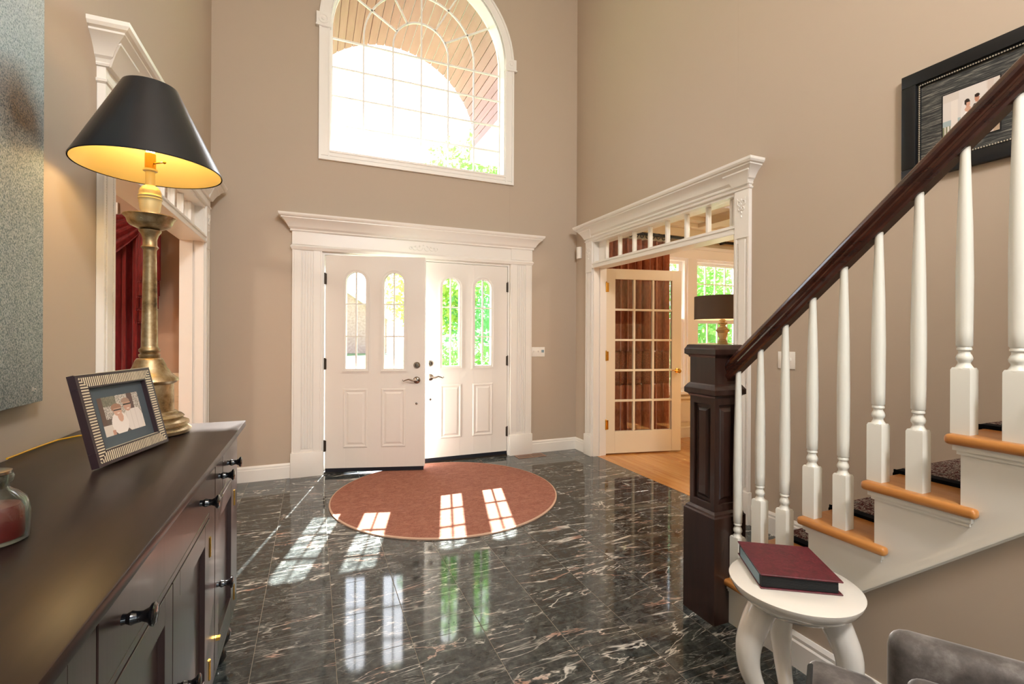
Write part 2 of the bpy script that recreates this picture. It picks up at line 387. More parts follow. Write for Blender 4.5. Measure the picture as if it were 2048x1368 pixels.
# office ceiling with a tray
ct = MB().box(2.93, 6.34, 1.2, D+.1, dz, dz+.1)
for q, zz in ((.0, .20), (.10, .10), (.22, .05)):
    ct.box(2.93+q*0, 6.2, D-.12-q*1.0, D-q*1.0, dz-zz, dz); ct.box(2.93, 3.03+q, 1.2, D, dz-zz, dz); ct.box(2.93, 6.2, 1.2, 1.3+q, dz-zz, dz)
ct.box(2.93, 6.2, 3.35, 3.6, dz-.1, dz).box(4.4, 4.6, 1.2, D, dz-.1, dz)
struct('ceiling_office', ct, 'beige')
wo = MB(FW)   # office front wall with twin windows
WZ0, WZ1 = .60, 2.30
wo.box(2.93, 3.58, 0, -.17, 0, dz).box(3.58, 5.42, 0, -.17, 0, WZ0).box(3.58, 5.42, 0, -.17, WZ1, dz).box(5.42, 6.34, 0, -.17, 0, dz)
struct('wall_office_front', wo, 'beige')
wn = setting('window_2'); mb = MB(FW)
for (u0, u1) in ((3.58, 4.43), (4.57, 5.42)):
    mb.box(u0, u0+.035, 0, -.15, WZ0, WZ1).box(u1-.035, u1, 0, -.15, WZ0, WZ1).box(u0, u1, 0, -.15, WZ1-.03, WZ1).box(u0, u1, 0, -.15, WZ0, WZ0+.03)
    sash(mb, FW, u0+.03, u1-.03, 1.47, WZ1-.02, -.10, 4, 3, parent=wn); sash(mb, FW, u0+.03, u1-.03, WZ0+.02, 1.52, -.06, 4, 3, parent=wn)
mb.box(4.43, 4.57, .02, -.15, WZ0, WZ1).box(3.5, 3.59, .02, -.01, WZ0-.05, 2.38).box(5.41, 5.5, .02, -.01, WZ0-.05, 2.38).box(3.48, 5.52, .03, 0, WZ1, 2.42).box(3.45, 5.55, .05, 0, 2.42, 2.46)
mb.box(3.46, 5.54, .05, -.02, WZ0-.04, WZ0)
build('window_frame', mb, 'sash', wn)
tr = setting('trim_4'); mb = MB(FW)
mb.box(2.93, 6.2, .012, 0, 0, .12).box(2.93, 6.2, .02, 0, .12, .135).box(2.93, 6.2, .03, 0, .50, .53)
for k in range(6): mb.box(3.0+k*.53, 3.43+k*.53, .008, 0, .2, .45)
build('wainscot', mb, 'ivory', tr)
build('crown_moulding', MB(FW).prism([(0, 2.75), (.10, 2.75), (.10, 2.72), (.06, 2.66), (.02, 2.60), (.02, 2.57), (0, 2.57)], lambda p, a: (a, p[0], p[1]), 2.93, 6.2), 'ivory', tr)
# dining room
struct('wall_dining', MB().box(-4.2, -.958, 1.06, 1.2, 0, dz).box(-4.34, -4.2, 1.06, D, 0, dz), 'wall_in')
struct('ceiling_dining', MB().box(-4.34, -.958, 1.06, D+.1, dz, dz+.1), 'ceil')
struct('wall_dining_front', MB(FW).box(-4.34, -2.7, 0, -.17, 0, dz).box(-1.55, -.958, 0, -.17, 0, dz).box(-2.7, -1.55, 0, -.17, 0, .6).box(-2.7, -1.55, 0, -.17, 2.25, dz), 'wall_in')
wn = setting('window_3'); mb = MB(FW); sash(mb, FW, -2.7, -1.55, .6, 2.25, -.1, 4, 5, parent=None)
mb.box(-2.8, -2.69, .02, 0, .55, 2.35).box(-1.56, -1.45, .02, 0, .55, 2.35).box(-2.8, -1.45, .02, 0, 2.25, 2.35)
build('window_frame', mb, 'sash', wn); build('pane', MB(FW).box(-2.68, -1.57, -.085, -.083, .62, 2.23), 'glass', wn)
tr = setting('trim_5'); mb = MB(FW).box(-4.2, -.958, .012, 0, 0, .93).box(-4.2, -.958, .035, 0, .93, .975).box(-4.2, -.958, .022, 0, 0, .14).box(-4.2, -.958, .02, 0, .84, .87)
mb.box(-1.4, -1.02, .022, 0, .22, .26).box(-1.4, -1.02, .022, 0, .74, .78); build('wainscot', mb, 'ivory', tr)

# ------------------------------------------------------------------ baseboards
def baseboard(name, fn, u0, u1, h=.135):
    prof = [(0, 0), (.016, 0), (.016, h-.035), (.011, h-.028), (.012, h-.015), (.005, h), (0, h)]
    struct(name, MB(fn).prism(prof, lambda p, a: (a, p[0], p[1]), u0, u1), 'white')
baseboard('baseboard_front', FW, XL, -.19); baseboard('baseboard_front_right', FW, 2.22, XR)
baseboard('baseboard_right', RW, 4.477, D); baseboard('baseboard_right_near', RW, 1.68, 2.355, .145)
baseboard('baseboard_left', LW, YB, 2.42); SW = lambda u, d, z: (1.765-d, u, z); baseboard('baseboard_stair', SW, YB+.1, 1.49)

# ------------------------------------------------------------------ door casings with crowns
def crown(mb, u0, u1, d0, z0, prof):
    rings = []
    for p, z in prof:
        rings.append([(u0-p, 0, z0+z), (u0-p, d0+p, z0+z), (u1+p, d0+p, z0+z), (u1+p, 0, z0+z)])
    return mb.loft(rings)
CR = [(0, 0), (.006, 0), (.010, .008), (.006, .018), (.010, .022), (.024, .034), (.032, .052), (.052, .080), (.074, .100), (.080, .104), (.080, .112), (.092, .118), (.100, .130), (.102, .146), (0, .146)]
def bead(fn, u, d, z0, z1, r=.0045, step=.011):
    n = int((z1-z0)/step); prof = []
    for k in range(n):
        z = z0+k*step; prof += [(r*.55, z), (r, z+step*.3), (r, z+step*.7)]
    return MB(lambda x, y, z: fn(u+x, d+y, z)).lathe(prof, (0, 0, 0), 6)
def scroll(fn, cu, cz_, w_, h_, d, vertical=True):
    mb = MB(fn); 
    def sp(c0, c1, R, a0, turns, sg):
        pts = []
        for k in range(15):
            q = k/14; r_ = R*(1-.8*q); a = a0+sg*turns*2*pi*q
            pts.append((cu+(c0+r_*cos(a)), d+.003, cz_+(c1+r_*sin(a))))
        mb.tube(pts, [.0045*(1-.5*k/14) for k in range(15)], 5)
    if vertical:
        for s_ in (-1, 1):
            sp(s_*w_*.25, h_*.22, w_*.28, -pi/2 if s_ > 0 else -pi/2, .9, s_)
            sp(s_*w_*.16, -h_*.12, w_*.22, pi/2, .9, -s_)
            mb.tube([(cu+s_*w_*.5, d+.003, cz_+h_*.45), (cu+s_*w_*.38, d+.004, cz_+h_*.3), (cu+s_*w_*.45, d+.003, cz_+h_*.12), (cu+s_*w_*.12, d+.003, cz_)], .003, 5)
        for k in range(5): mb.ball((cu, d+.002, cz_-h_*.5+k*h_*.21), .007, 6, (.8, .6, 1.3))
    else:
        for s_ in (-1, 1):
            for q, R in ((.14, .10), (.3, .075), (.43, .05)):
                sp(s_*w_*q, -h_*.05, h_*.42*(1.2-q), 0 if s_ < 0 else pi, .9, s_)
        for k in range(7): mb.ball((cu+(k-3)*w_*.13, d+.002, cz_+h_*.12*(3-abs(k-3))), .009, 6, (1.2, .5, 1))
    return mb
def pilaster(par, fn, u0, u1, ztop, rev, face, orn=None, zpl=.225, p=.028, beads=True, step=None, jamb=None):
    """flat fluted pilaster; rev = +1 when the opening lies towards larger u"""
    mb = MB(fn)
    mb.box(u0, u1, 0, p*.72, zpl, ztop)
    w_ = u1-u0; zt = step if step else ztop-.01
    mb.box(u0, u0+.016, 0, p, zpl, zt).box(u1-.016, u1, 0, p, zpl, zt)
    mb.box(u0+w_*.27, u1-w_*.27, 0, p, zpl+.02, zt-.05) if beads else None
    if not beads:
        mb.box(u0+.016, u0+w_*.30, 0, p, zpl, zt).box(u1-w_*.30, u1-.016, 0, p, zpl, zt)
        for k in range(4):
            uu = u0+w_*.33+k*w_*.095; mb.box(uu, uu+w_*.055, 0, p, zpl+.03, zt-.02)
    if step: mb.box(u0-.0, u1+.0, 0, p+.002, step-.04, ztop)
    pl = build('pilaster', mb, 'white', par, bevel=.0018, seg=1)
    build('plinth', MB(fn).box(u0-.009, u1+.009, 0, p+.012, 0, zpl), 'white', pl, bevel=.004)
    if beads:
        tag(build('rope_bead', bead(fn, u0+w_*.19, p*.78, zpl+.03, zt-.06), 'white', pl, smooth=True), kind='stuff')
        tag(build('rope_bead', bead(fn, u1-w_*.19, p*.78, zpl+.03, zt-.06), 'white', pl, smooth=True), kind='stuff')
    if orn: build('carved_ornament', scroll(fn, (u0+u1)/2, orn, .07, .14, p+.002), 'white', pl, smooth=True)
    return pl
# front
tr = setting('trim_1')
pilaster(tr, FW, -.182, .072, 2.09, 1, 0, beads=False); pilaster(tr, FW, 1.962, 2.212, 2.09, -1, 0, beads=False)
mb = MB(FW)
mb.box(-.182, 2.212, 0, .030, 2.07, 2.27); crown(mb, -.182, 2.212, .030, 2.072, [(0, 0), (.004, .0), (.010, .014), (.016, .026), (.010, .034), (0, .046)])
mb.box(-.182, .072, 0, .036, 2.118, 2.24).box(1.962, 2.212, 0, .036, 2.118, 2.24)
build('frieze', mb, 'white', tr)
build('crown_moulding', crown(MB(FW), -.19, 2.22, .036, 2.235, CR), 'white', tr, smooth=True, ang=25)
build('carved_ornament', scroll(FW, 1.012, 2.172, .30, .075, .031, False), 'white', tr, smooth=True)
mb = MB(FW)   # jamb and threshold
mb.box(.072, .092, .0, -.17, 0, 2.06).box(1.937, 1.957, .0, -.17, 0, 2.06).box(.072, 1.957, 0, -.17, 2.045, 2.075)
mb.box(.092, .105, -.062, -.08, .02, 2.045).box(1.924, 1.937, -.062, -.08, .02, 2.045).box(.092, 1.937, -.062, -.08, 2.03, 2.045)
build('door_jamb', mb, 'white', tr)
build('threshold', MB(FW).box(.09, 1.94, .0, -.17, 0, .018), 'bronze', tr)
def side_casing(n, fn, y0, y1, z0, o0, o1, oz):
    tr = setting(n)
    pilaster(tr, fn, o0-.122, o0, 2.335, 1, 0, orn=2.21, step=2.03); pilaster(tr, fn, o1, o1+.125, 2.335, -1, 0, orn=2.21, step=2.03)
    mb = MB(fn); mb.box(o0, o1, 0, .018, 2.305, 2.36)
    mb.box(o0-.122, o1+.125, 0, .030, 2.335, z0+.01); crown(mb, o0-.122, o1+.125, .028, 2.322, [(0, 0), (.008, .006), (.010, .016), (0, .022)])
    build('frieze', mb, 'white', tr)
    build('crown_moulding', crown(MB(fn), o0-.122, o1+.125, .036, z0, CR), 'white', tr, smooth=True, ang=25)
    for a, b in ((o0-.122, o0), (o1, o1+.125)): build('capital', crown(MB(fn), a+.004, b-.004, .042, z0-.002, [(0, 0), (.006, .002), (.010, .010), (.014, .020), (.030, .050), (.048, .074), (.052, .078), (.052, .100), (0, .100)]), 'white', tr, smooth=True, ang=25)
    mb = MB(fn)
    mb.box(o0, o0+.02, .012, -.15, 0, OZ).box(o1-.02, o1, .012, -.15, 0, OZ).box(o0, o1, .0, -.15, OZ-.02, OZ)
    mb.box(o0+.02, o0+.033, -.06, -.08, 0, 2.04).box(o1-.033, o1-.02, -.06, -.08, 0, 2.04)
    build('door_jamb', mb, 'white', tr)
    mb = MB(fn); mb.box(o0, o1, .022, -.15, 2.035, 2.095).box(o0-.0, o1+.0, .030, .0, 2.028, 2.045).box(o0, o1, .03, 0, 2.07, 2.08)
    build('transom_bar', mb, 'white', tr, bevel=.002, seg=1)
    mb = MB(fn); a, b = o0+.10, o1-.15
    mb.box(o0+.02, a, -.05, -.09, 2.095, OZ-.02).box(b, o1-.02, -.05, -.09, 2.095, OZ-.02)
    build('transom_frame', mb, 'white', tr)
    for k in range(8):
        u = a+(b-a)*k/7
        build('muntin', MB(fn).box(u-.012, u+.012, -.045, -.085, 2.095, OZ-.02), 'white', tr, bevel=.004)
        if k < 7: build('pane', MB(fn).box(u+.012, u+(b-a)/7-.012, -.066, -.069, 2.095, OZ-.02), 'glass', tr)
side_casing('trim_2', LW, 0, 0, 2.392, OL[0], OL[1], 0)
side_casing('trim_3', RW, 0, 0, 2.355, OR[0], OR[1], 0)

# ------------------------------------------------------------------ arched window
wn = setting('window_1')
def arc(r, a0, a1, n, c=(cx, cz)): return [(c[0]+r*cos(a0+(a1-a0)*k/n), c[1]+r*sin(a0+(a1-a0)*k/n)) for k in range(n+1)]
def ring(mb, r0, r1, d0, d1, n=36, c=(cx, cz), a0=0, a1=pi):
    A, B = arc(r0, a0, a1, n, c), arc(r1, a0, a1, n, c)
    for k in range(n):
        mb.loft([[(A[k][0], d, A[k][1]), (A[k+1][0], d, A[k+1][1]), (B[k+1][0], d, B[k+1][1]), (B[k][0], d, B[k][1])] for d in (d0, d1)])
    return mb
ro = .978
mb = MB(FW); 
for (ra, rb, p) in ((cr, ro, .016), (ro-.022, ro, .026), (cr, cr+.014, .022)): ring(mb, ra, rb, 0, p)
build('arch_casing', mb, 'sash', wn)
mb = MB(FW)
for s_ in (-1, 1):
    for ra, rb, p in ((cr, ro, .016), (ro-.022, ro, .026), (cr, cr+.014, .022)):
        a, b = sorted((cx+s_*ra, cx+s_*rb)); mb.box(a, b, 0, p, 2.925, 4.16)
mb.box(cx-ro, cx+ro, 0, .016, 2.925, 3.02).box(cx-ro, cx+ro, 0, .026, 2.925, 2.945).box(cx-ro, cx+ro, 0, .021, 2.965, 2.975).box(cx-cr-.01, cx+cr+.01, 0, .024, 3.0, 3.02)
build('casing', mb, 'sash', wn)
for s_ in (-1, 1):
    u = cx+s_*.94; b_ = build('corner_block', MB(FW).box(u-.062, u+.062, 0, .032, 4.165, 4.28), 'sash', wn, bevel=.002, seg=1)
    build('rosette', MB(lambda x, y, z: FW(u+x, .032+z, 4.222+y)).lathe([(.045, 0), (.045, .004), (.034, .004), (.030, .001), (.018, .001), (.014, .006), (.001, .007)], (0, 0, 0), 20), 'sash', b_, smooth=True)
    build('ledge', MB(FW).box(u-.066, u+.066, 0, .042, 4.150, 4.165), 'sash', b_)
gx, gz, gs, gd = 1.017, 4.24, .286, -.15
mb = MB(FW)
ring(mb, cr-.012, cr, 0, -.17); mb.box(cx-cr, cx-cr+.012, 0, -.17, 2.99, cz).box(cx+cr-.012, cx+cr, 0, -.17, 2.99, cz).box(cx-cr, cx+cr, 0, -.17, 2.99, 3.015)
GR = 3*gs; g0, g1 = gx-GR, gx+GR
c2 = (gx, gz); ring(mb, GR, GR+.05, gd+.02, gd-.02, c=c2); mb.box(g0-.05, g0, gd+.02, gd-.02, 3.0, gz).box(g1, g1+.05, gd+.02, gd-.02, 3.0, gz).box(g0, g1, gd+.02, gd-.02, 2.99, 3.05)
build('window_frame', mb, 'sash', wn)
MWD = .016; rows = [3.05, 3.33, 3.61, 3.887, 4.165]
for r_ in rows[1:]: build('muntin', MB(FW).box(g0, g1, gd+.008, gd-.008, r_-MWD/2, r_+MWD/2), 'sash', wn)
for k in range(1, 6): build('muntin', MB(FW).box(gx-GR+k*gs-MWD/2, gx-GR+k*gs+MWD/2, gd+.009, gd-.009, 3.05, gz if k != 3 else gz+3*gs), 'sash', wn)
for r_ in (gs, 2*gs): build('muntin', ring(MB(FW), r_-MWD/2, r_+MWD/2, gd+.009, gd-.009, 28, c2), 'sash', wn)
for an in (30, 60, 120, 150):
    a = radians(an); q = Vector((cos(a), sin(a))); nn = Vector((-sin(a), cos(a)))*MWD/2
    P_ = [Vector(c2)+q*gs-nn, Vector(c2)+q*GR-nn, Vector(c2)+q*GR+nn, Vector(c2)+q*gs+nn]
    build('muntin', MB(FW).loft([[(v.x, d, v.y) for v in P_] for d in (gd+.009, gd-.009)]), 'sash', wn)
def pane2(par, poly, fn, d): build('pane', MB(fn).loft([[(x, dd, z) for x, z in poly] for dd in (d+.0015, d-.0015)]), 'glass', par)
for i in range(6):
    for j in range(4): pane2(wn, [(g0+i*gs+.008, rows[j]+.008), (g0+(i+1)*gs-.008, rows[j]+.008), (g0+(i+1)*gs-.008, rows[j+1]-.008), (g0+i*gs+.008, rows[j+1]-.008)], FW, gd)
for k in range(6):
    a0, a1 = radians(30*k), radians(30*k+30)
    for r0, r1 in ((gs, 2*gs), (2*gs, GR)):
        A, B = arc(r0+.008, a0, a1, 6, c2), arc(r1-.008, a0, a1, 6, c2); poly = A+B[::-1]
        if k == 0: poly = [(gx+r0+.008, 4.173)]+poly+[(gx+r1-.008, 4.173)]
        if k == 5: poly = A+[(gx-r0-.008, 4.173), (gx-r1+.008, 4.173)]+B[::-1]
        pane2(wn, poly, FW, gd)
for s_ in (0, 1):
    A = arc(gs-.008, s_*pi/2, (s_+1)*pi/2, 8, c2); pane2(wn, A+([(gx, 4.173), (gx+gs-.008, 4.173)] if s_ == 0 else [(gx-gs+.008, 4.173), (gx, 4.173)]), FW, gd)

# ------------------------------------------------------------------ entry doors
def entry_door(n, hx, hy, rz, s, label):
    dr = setting(n, (hx, hy, 0), rz)
    W, T = .912, .044
    fn = lambda u, d, z: (s*u, d, z)          # u from the hinge, d outwards
    Z0, Z1 = .05, 2.04
    gl = ((.178, .375), (.528, .725)); gb, gt = .975, 1.895
    mb = MB(fn)
    us = [0, gl[0][0], gl[0][1], gl[1][0], gl[1][1], W]
    for k in (0, 2, 4): mb.box(us[k], us[k+1], 0, T, Z0, Z1)
    for a, b in gl:
        c = ((a+b)/2, gt-(b-a)/2); r_ = (b-a)/2
        mb.box(a, b, 0, T, Z0, gb)
        A = arc(r_, pi, 0, 14, c)
        for k in range(14): mb.loft([[(A[k][0], d, A[k][1]), (A[k+1][0], d, A[k+1][1]), (A[k+1][0], d, Z1), (A[k][0], d, Z1)] for d in (0, T)])
    build('door_leaf', mb, 'door', dr, local=True)
    for a, b in gl:
        c = ((a+b)/2, gt-(b-a)/2); r_ = (b-a)/2; mb = MB(fn)
        for e0, e1, q in ((-.008, .012, .006), (.012, .022, .012), (.022, .034, .005)):
            for d0, d1 in ((-q, 0), (T, T+q)):
                ring(mb, r_+e0, r_+e1, d0, d1, 18, c); mb.box(a-e1, a-e0, d0, d1, gb-e1, c[1]).box(b+e0, b+e1, d0, d1, gb-e1, c[1]).box(a-e0, b+e0, d0, d1, gb-e1, gb-e0)
        lf = build('glazing_frame', mb, 'door', dr, local=True)
        mb = MB(fn); m0 = (a+b)/2; zz = [gb, 1.285, 1.588]
        mb.box(m0-.007, m0+.007, T/2-.011, T/2+.011, gb, gt)
        for z in zz[1:]: mb.box(a, b, T/2-.01, T/2+.01, z-.007, z+.007)
        build('muntin', mb, 'door', dr, local=True)
        for i in (0, 1):
            x0, x1 = (a, m0-.007) if i == 0 else (m0+.007, b)
            for j in range(2): build('pane', MB(fn).box(x0, x1, T/2-.0015, T/2+.0015, zz[j]+.007*(j > 0), zz[j+1]-.007), 'glass', dr, local=True)
            A = arc(r_, pi, pi/2, 8, c) if i == 0 else arc(r_, pi/2, 0, 8, c)
            A = [(min(max(x, x0), x1), z) for x, z in A]
            poly = [(x0, zz[2]+.007)]+A+[(x1, zz[2]+.007)]
            build('pane', MB(fn).loft([[(x, dd, z) for x, z in poly] for dd in (T/2-.0015, T/2+.0015)]), 'glass', dr, local=True)
    for a, b in ((.168, .385), (.515, .735)):
        z0, z1 = .243, .790; mb = MB(fn)
        def rr(e, d): return [(a+e, d, z0+e), (b-e, d, z0+e), (b-e, d, z1-e), (a+e, d, z1-e)]
        mb.loft([rr(-.004, 0), rr(.004, -.007), rr(.014, -.007), rr(.022, -.001), rr(.030, -.001), rr(.046, -.008)], cap=False)
        mb.f.append([len(mb.v)-4+k for k in range(4)])
        build('raised_panel', mb, 'door', dr, local=True)
    hz = .872
    mb = MB(fn); mb.lathe([(.033, 0), (.033, -.006), (.026, -.012), (.014, -.016), (.012, -.05), (.001, -.052)], (.842, 0, hz), 20, ax='y')
    mb.tube([(.842, -.045, hz), (.80, -.052, hz+.002), (.77, -.05, hz+.010), (.745, -.047, hz+.004), (.722, -.045, hz-.006), (.712, -.045, hz+.002), (.716, -.045, hz+.008)], [.010, .009, .007, .006, .005, .005, .004], 8)
    build('lever_handle', mb, 'nickel', dr, local=True, smooth=True)
    mb = MB(fn).lathe([(.031, 0), (.031, -.007), (.024, -.014), (.02, -.02), (.001, -.021)], (.842, 0, 1.013), 20, ax='y'); mb.box(.838, .846, -.036, -.018, 1.0, 1.026)
    build('deadbolt', mb, 'nickel', dr, local=True, smooth=True)
    build('peg', MB(fn).lathe([(.011, 0), (.011, -.006), (.001, -.008)], (.84, 0, .648), 12, ax='y'), 'nickel', dr, local=True, smooth=True)
    for z in (1.82, 1.026, .262):
        mb = MB(fn).box(-.004, .012, -.006, .001, z-.05, z+.05); mb.lathe([(.007, z-.052), (.007, z+.052), (.004, z+.058)], (-.003, -.006, 0), 8)
        build('hinge', mb, 'bronze', dr, local=True)
    build('door_sweep', MB(fn).box(.004, W-.004, -.004, T+.002, .018, .052), 'sweep', dr, local=True)
    if s > 0: build('astragal', MB(fn).box(W, W+.006, -.001, T+.02, .05, 2.04), 'sash', dr, local=True)
    return dr
entry_door('door_1', .100, 4.722, -radians(16.4), 1, '')
entry_door('door_2', 1.932, 4.722, 0, -1, '')

# ------------------------------------------------------------------ french door
th = atan2(.18, .874); dr = setting('door_3', (2.938, 4.333, 0), -th)
W, T = .90, .042; fn = lambda u, d, z: (u, d, z)
ga, gb_, za, zb = .107, .787, .255, 1.922
mb = MB(fn).box(0, ga, 0, T, .015, 2.035).box(gb_, W, 0, T, .015, 2.035).box(ga, gb_, 0, T, .015, za).box(ga, gb_, 0, T, zb, 2.035)
build('door_frame', mb, 'ivory', dr, local=True, bevel=.0015, seg=1)
for i in (1, 2): build('muntin', MB(fn).box(ga+(gb_-ga)*i/3-.012, ga+(gb_-ga)*i/3+.012, .004, T-.004, za, zb), 'ivory', dr, local=True, bevel=.003, seg=1)
for j in range(1, 5): build('muntin', MB(fn).box(ga, gb_, .005, T-.005, za+(zb-za)*j/5-.012, za+(zb-za)*j/5+.012), 'ivory', dr, local=True, bevel=.003, seg=1)
for i in range(3):
    for j in range(5):
        a, b = ga+(gb_-ga)*i/3, ga+(gb_-ga)*(i+1)/3; c, d = za+(zb-za)*j/5, za+(zb-za)*(j+1)/5
        build('pane', MB(fn).box(a+.01, b-.01, T/2-.0015, T/2+.0015, c+.01, d-.01), 'glass', dr, local=True)
mb = MB(fn); 
for s_ in (-1, 1):
    y = 0 if s_ < 0 else T
    mb.lathe([(.026, y), (.026, y+s_*.006), (.012, y+s_*.012), (.010, y+s_*.035), (.022, y+s_*.045), (.026, y+s_*.056), (.018, y+s_*.068), (.001, y+s_*.07)], (.846, 0, .914), 16, ax='y')
mb.tube([(.846, -.06, .914), (.81, -.062, .918), (.775, -.058, .922), (.755, -.056, .916)], [.008, .007, .006, .004], 6)
build('door_knob', mb, 'brass', dr, local=True, smooth=True)
for z in (1.83, 1.08, .33):
    mb = MB(fn).box(-.03, .03, -.004, .0, z-.05, z+.05); mb.lathe([(.008, z-.052), (.008, z+.052), (.004, z+.062)], (0, -.006, 0), 8)
    build('hinge', mb, 'brass', dr, local=True)

# ------------------------------------------------------------------ porch outside
pc, pz, pr_ = .997, 4.106, 1.2; Y0, Y1 = 4.90, 6.70
po = setting('porch')
n = 34
for k in range(n):
    a0, a1 = pi*k/n+.004, pi*(k+1)/n-.004
    q = []
    for r_, y in ((pr_, Y0), (pr_, Y1)):
        q.append([(pc+r_*cos(a0), y, pz+r_*sin(a0)), (pc+r_*cos(a1), y, pz+r_*sin(a1)), (pc+(r_+.02)*cos(a1), y, pz+(r_+.02)*sin(a1)), (pc+(r_+.02)*cos(a0), y, pz+(r_+.02)*sin(a0))])
    build('ceiling_board', MB().loft(q), 'board', po)
mb = MB(); ring(mb, pr_+.021, pr_+.08, Y0, Y1, c=(pc, pz)); mb.box(pc-pr_-.9, pc-pr_, Y0, Y1+.2, pz-.16, pz+.02).box(pc+pr_, pc+pr_+.9, Y0, Y1+.2, pz-.16, pz+.02)
build('porch_beam', mb, 'sash', po)
mb = MB(); N = 20
A = arc(pr_, pi, 0, N, (pc, pz))
A = arc(pr_+.022, pi, 0, N, (pc, pz))
for k in range(N): mb.loft([[(A[k][0], y, A[k][1]), (A[k+1][0], y, A[k+1][1]), (A[k+1][0], y, 6.2), (A[k][0], y, 6.2)] for y in (Y1-.2, Y1)])
mb.box(pc-pr_-.5, pc-pr_, Y1-.2, Y1, pz, 6.2).box(pc+pr_, pc+pr_+.5, Y1-.2, Y1, pz, 6.2)
build('gable_wall', mb, 'sash', po)
build('roof_sun_block', MB().box(pc-1.8, pc+1.8, Y0-.02, Y1, 6.2, 6.3), 'roof', po)  # unseen slab above the vault, added to block the sun
for s_ in (-1, 1):
    x = pc+s_*(pr_+.75); build('porch_column', MB().lathe([(.14, 0), (.14, .12), (.115, .16), (.11, 3.7), (.14, 3.8), (.14, 3.95)], (x, Y1, 0), 20), 'sash', po, smooth=True)
build('porch_slab', MB().box(-.8, 2.9, D+.18, 7.2, -.15, -.01), 'stone', po)
struct('ground', MB().box(-45, 45, D+.2, 90, -.5, -.2), 'grass')
struct('walkway', MB().box(.1, 2.0, 7.2, 22, -.21, -.17), 'stone')

def foliage(name, label, blobs, n, leaf, mt, trunk=None, seed=1, group=None):
    rnd = random.Random(seed); t = thing(name, label, 'tree' if trunk else 'shrub', (blobs[0][0], blobs[0][1], -.2), 0, group)
    mb = MB(); vol = [b[3]**3 for b in blobs]; tot = sum(vol)
    for b, vv in zip(blobs, vol):
        for _ in range(int(n*vv/tot)):
            d = Vector((rnd.gauss(0, 1), rnd.gauss(0, 1), rnd.gauss(0, 1))).normalized()*(rnd.random()**.4)*b[3]
            c = Vector(b[:3])+Vector((d.x, d.y, d.z*.9))
            if c.z < .0: continue
            a = Vector((rnd.gauss(0, 1), rnd.gauss(0, 1), rnd.gauss(0, 1))).normalized(); e = a.orthogonal().normalized()
            e = (e*cos(rnd.random()*6)+a.cross(e)*sin(rnd.random()*6)); f_ = a.cross(e); s_ = leaf*rnd.uniform(.6, 1.3)
            i = [mb.P(c+e*s_), mb.P(c+f_*s_*.5), mb.P(c-e*s_), mb.P(c-f_*s_*.5)]; mb.f.append(i)
    tag(build('foliage', mb, mt, t), kind='stuff')
    if trunk:
        x, y, h_, r_ = trunk
        pts = [(x, y, -.25), (x+.05, y, h_*.4), (x-.06, y+.05, h_*.8), (x, y, h_)]
        build('trunk', MB().tube(pts, [r_, r_*.8, r_*.6, r_*.3], 8), 'bark', t, smooth=True)
GT = 'trees across the front lawn'
foliage('shade_tree', 'tall light green tree seen through the lower right of the arched window', [(4.3, 13, 5.6, 1.8), (5.9, 13.5, 5.0, 2.0), (3.1, 13, 5.0, 1.2), (4.6, 13, 4.0, 1.8)], 9000, .11, M['leaf'], (5.4, 13, 5.4, .18), 3)
foliage('yellow_green_tree', 'yellow green tree seen through the glass of the open entry door', [(4.1, 17.5, 2.8, 1.8), (3.6, 18, 4.6, 1.4)], 5500, .11, M['leaf3'], (3.9, 17.8, 3.6, .13), 4)
foliage('blue_green_tree', 'blue green tree seen through the glass of the closed entry door', [(7.0, 17, 2.6, 2.6), (5.0, 18, 2.4, 2.0)], 7000, .12, M['leaf2'], (8.6, 18.5, 4, .2), 5)
foliage('garden_shrub', 'low rounded green shrub beside the front walk', [(2.6, 10.5, .4, .8), (3.5, 11, .5, .8)], 2500, .06, M['leaf'], None, 6)
foliage('window_tree', 'leafy green tree close outside the left sash of the side room window', [(5.3, 7.6, 2.6, 1.2), (4.9, 7.2, 1.2, .9), (6.2, 8.0, 1.6, 1.2)], 6500, .075, M['leaf2'], (5.5, 7.7, 3, .1), 7)
foliage('window_tree', 'leafy yellow green tree outside the right sash behind the drum shade lamp', [(8.2, 8.6, 2.3, 1.5), (7.4, 8.0, 1.2, 1.1)], 6000, .08, M['leaf'], (8.0, 8.5, 3, .12), 8)
foliage('window_shrub', 'dark green shrub below the side room window', [(6.2, 6.6, .5, .8), (5.0, 6.5, .3, .6), (7.3, 6.9, .5, .8)], 3000, .055, M['leaf2'], None, 9)
foliage('tall_hedge', 'tall green hedge closing the view behind the window trees', [(11, 12.5, 1.8, 2.3), (15, 13, 2, 2.6), (12.5, 14, 4.5, 2.6)], 7000, .14, M['leaf'], None, 10)
# brick house across the street
hs_ = thing('brick_house', 'pale brick house with a white gable seen through the open entry door', 'house', (2.5, 40, 0))
mb = MB().prism([(-3, -.2), (5.6, -.2), (5.6, 2.6), (1.3, 5.4), (-3, 2.6)], lambda p, a: (p[0], a, p[1]), 40, 48); build('wall', mb, 'brick', hs_)
mb = MB(); 
for s_ in (-1, 1):
    e = 1.3+s_*4.7; mb.prism([(e, 2.3), (e, 2.65), (1.3, 5.75), (1.3, 5.4)], lambda p, a: (p[0], a, p[1]), 39.6, 48.2)
build('roof', mb, 'sash', hs_)

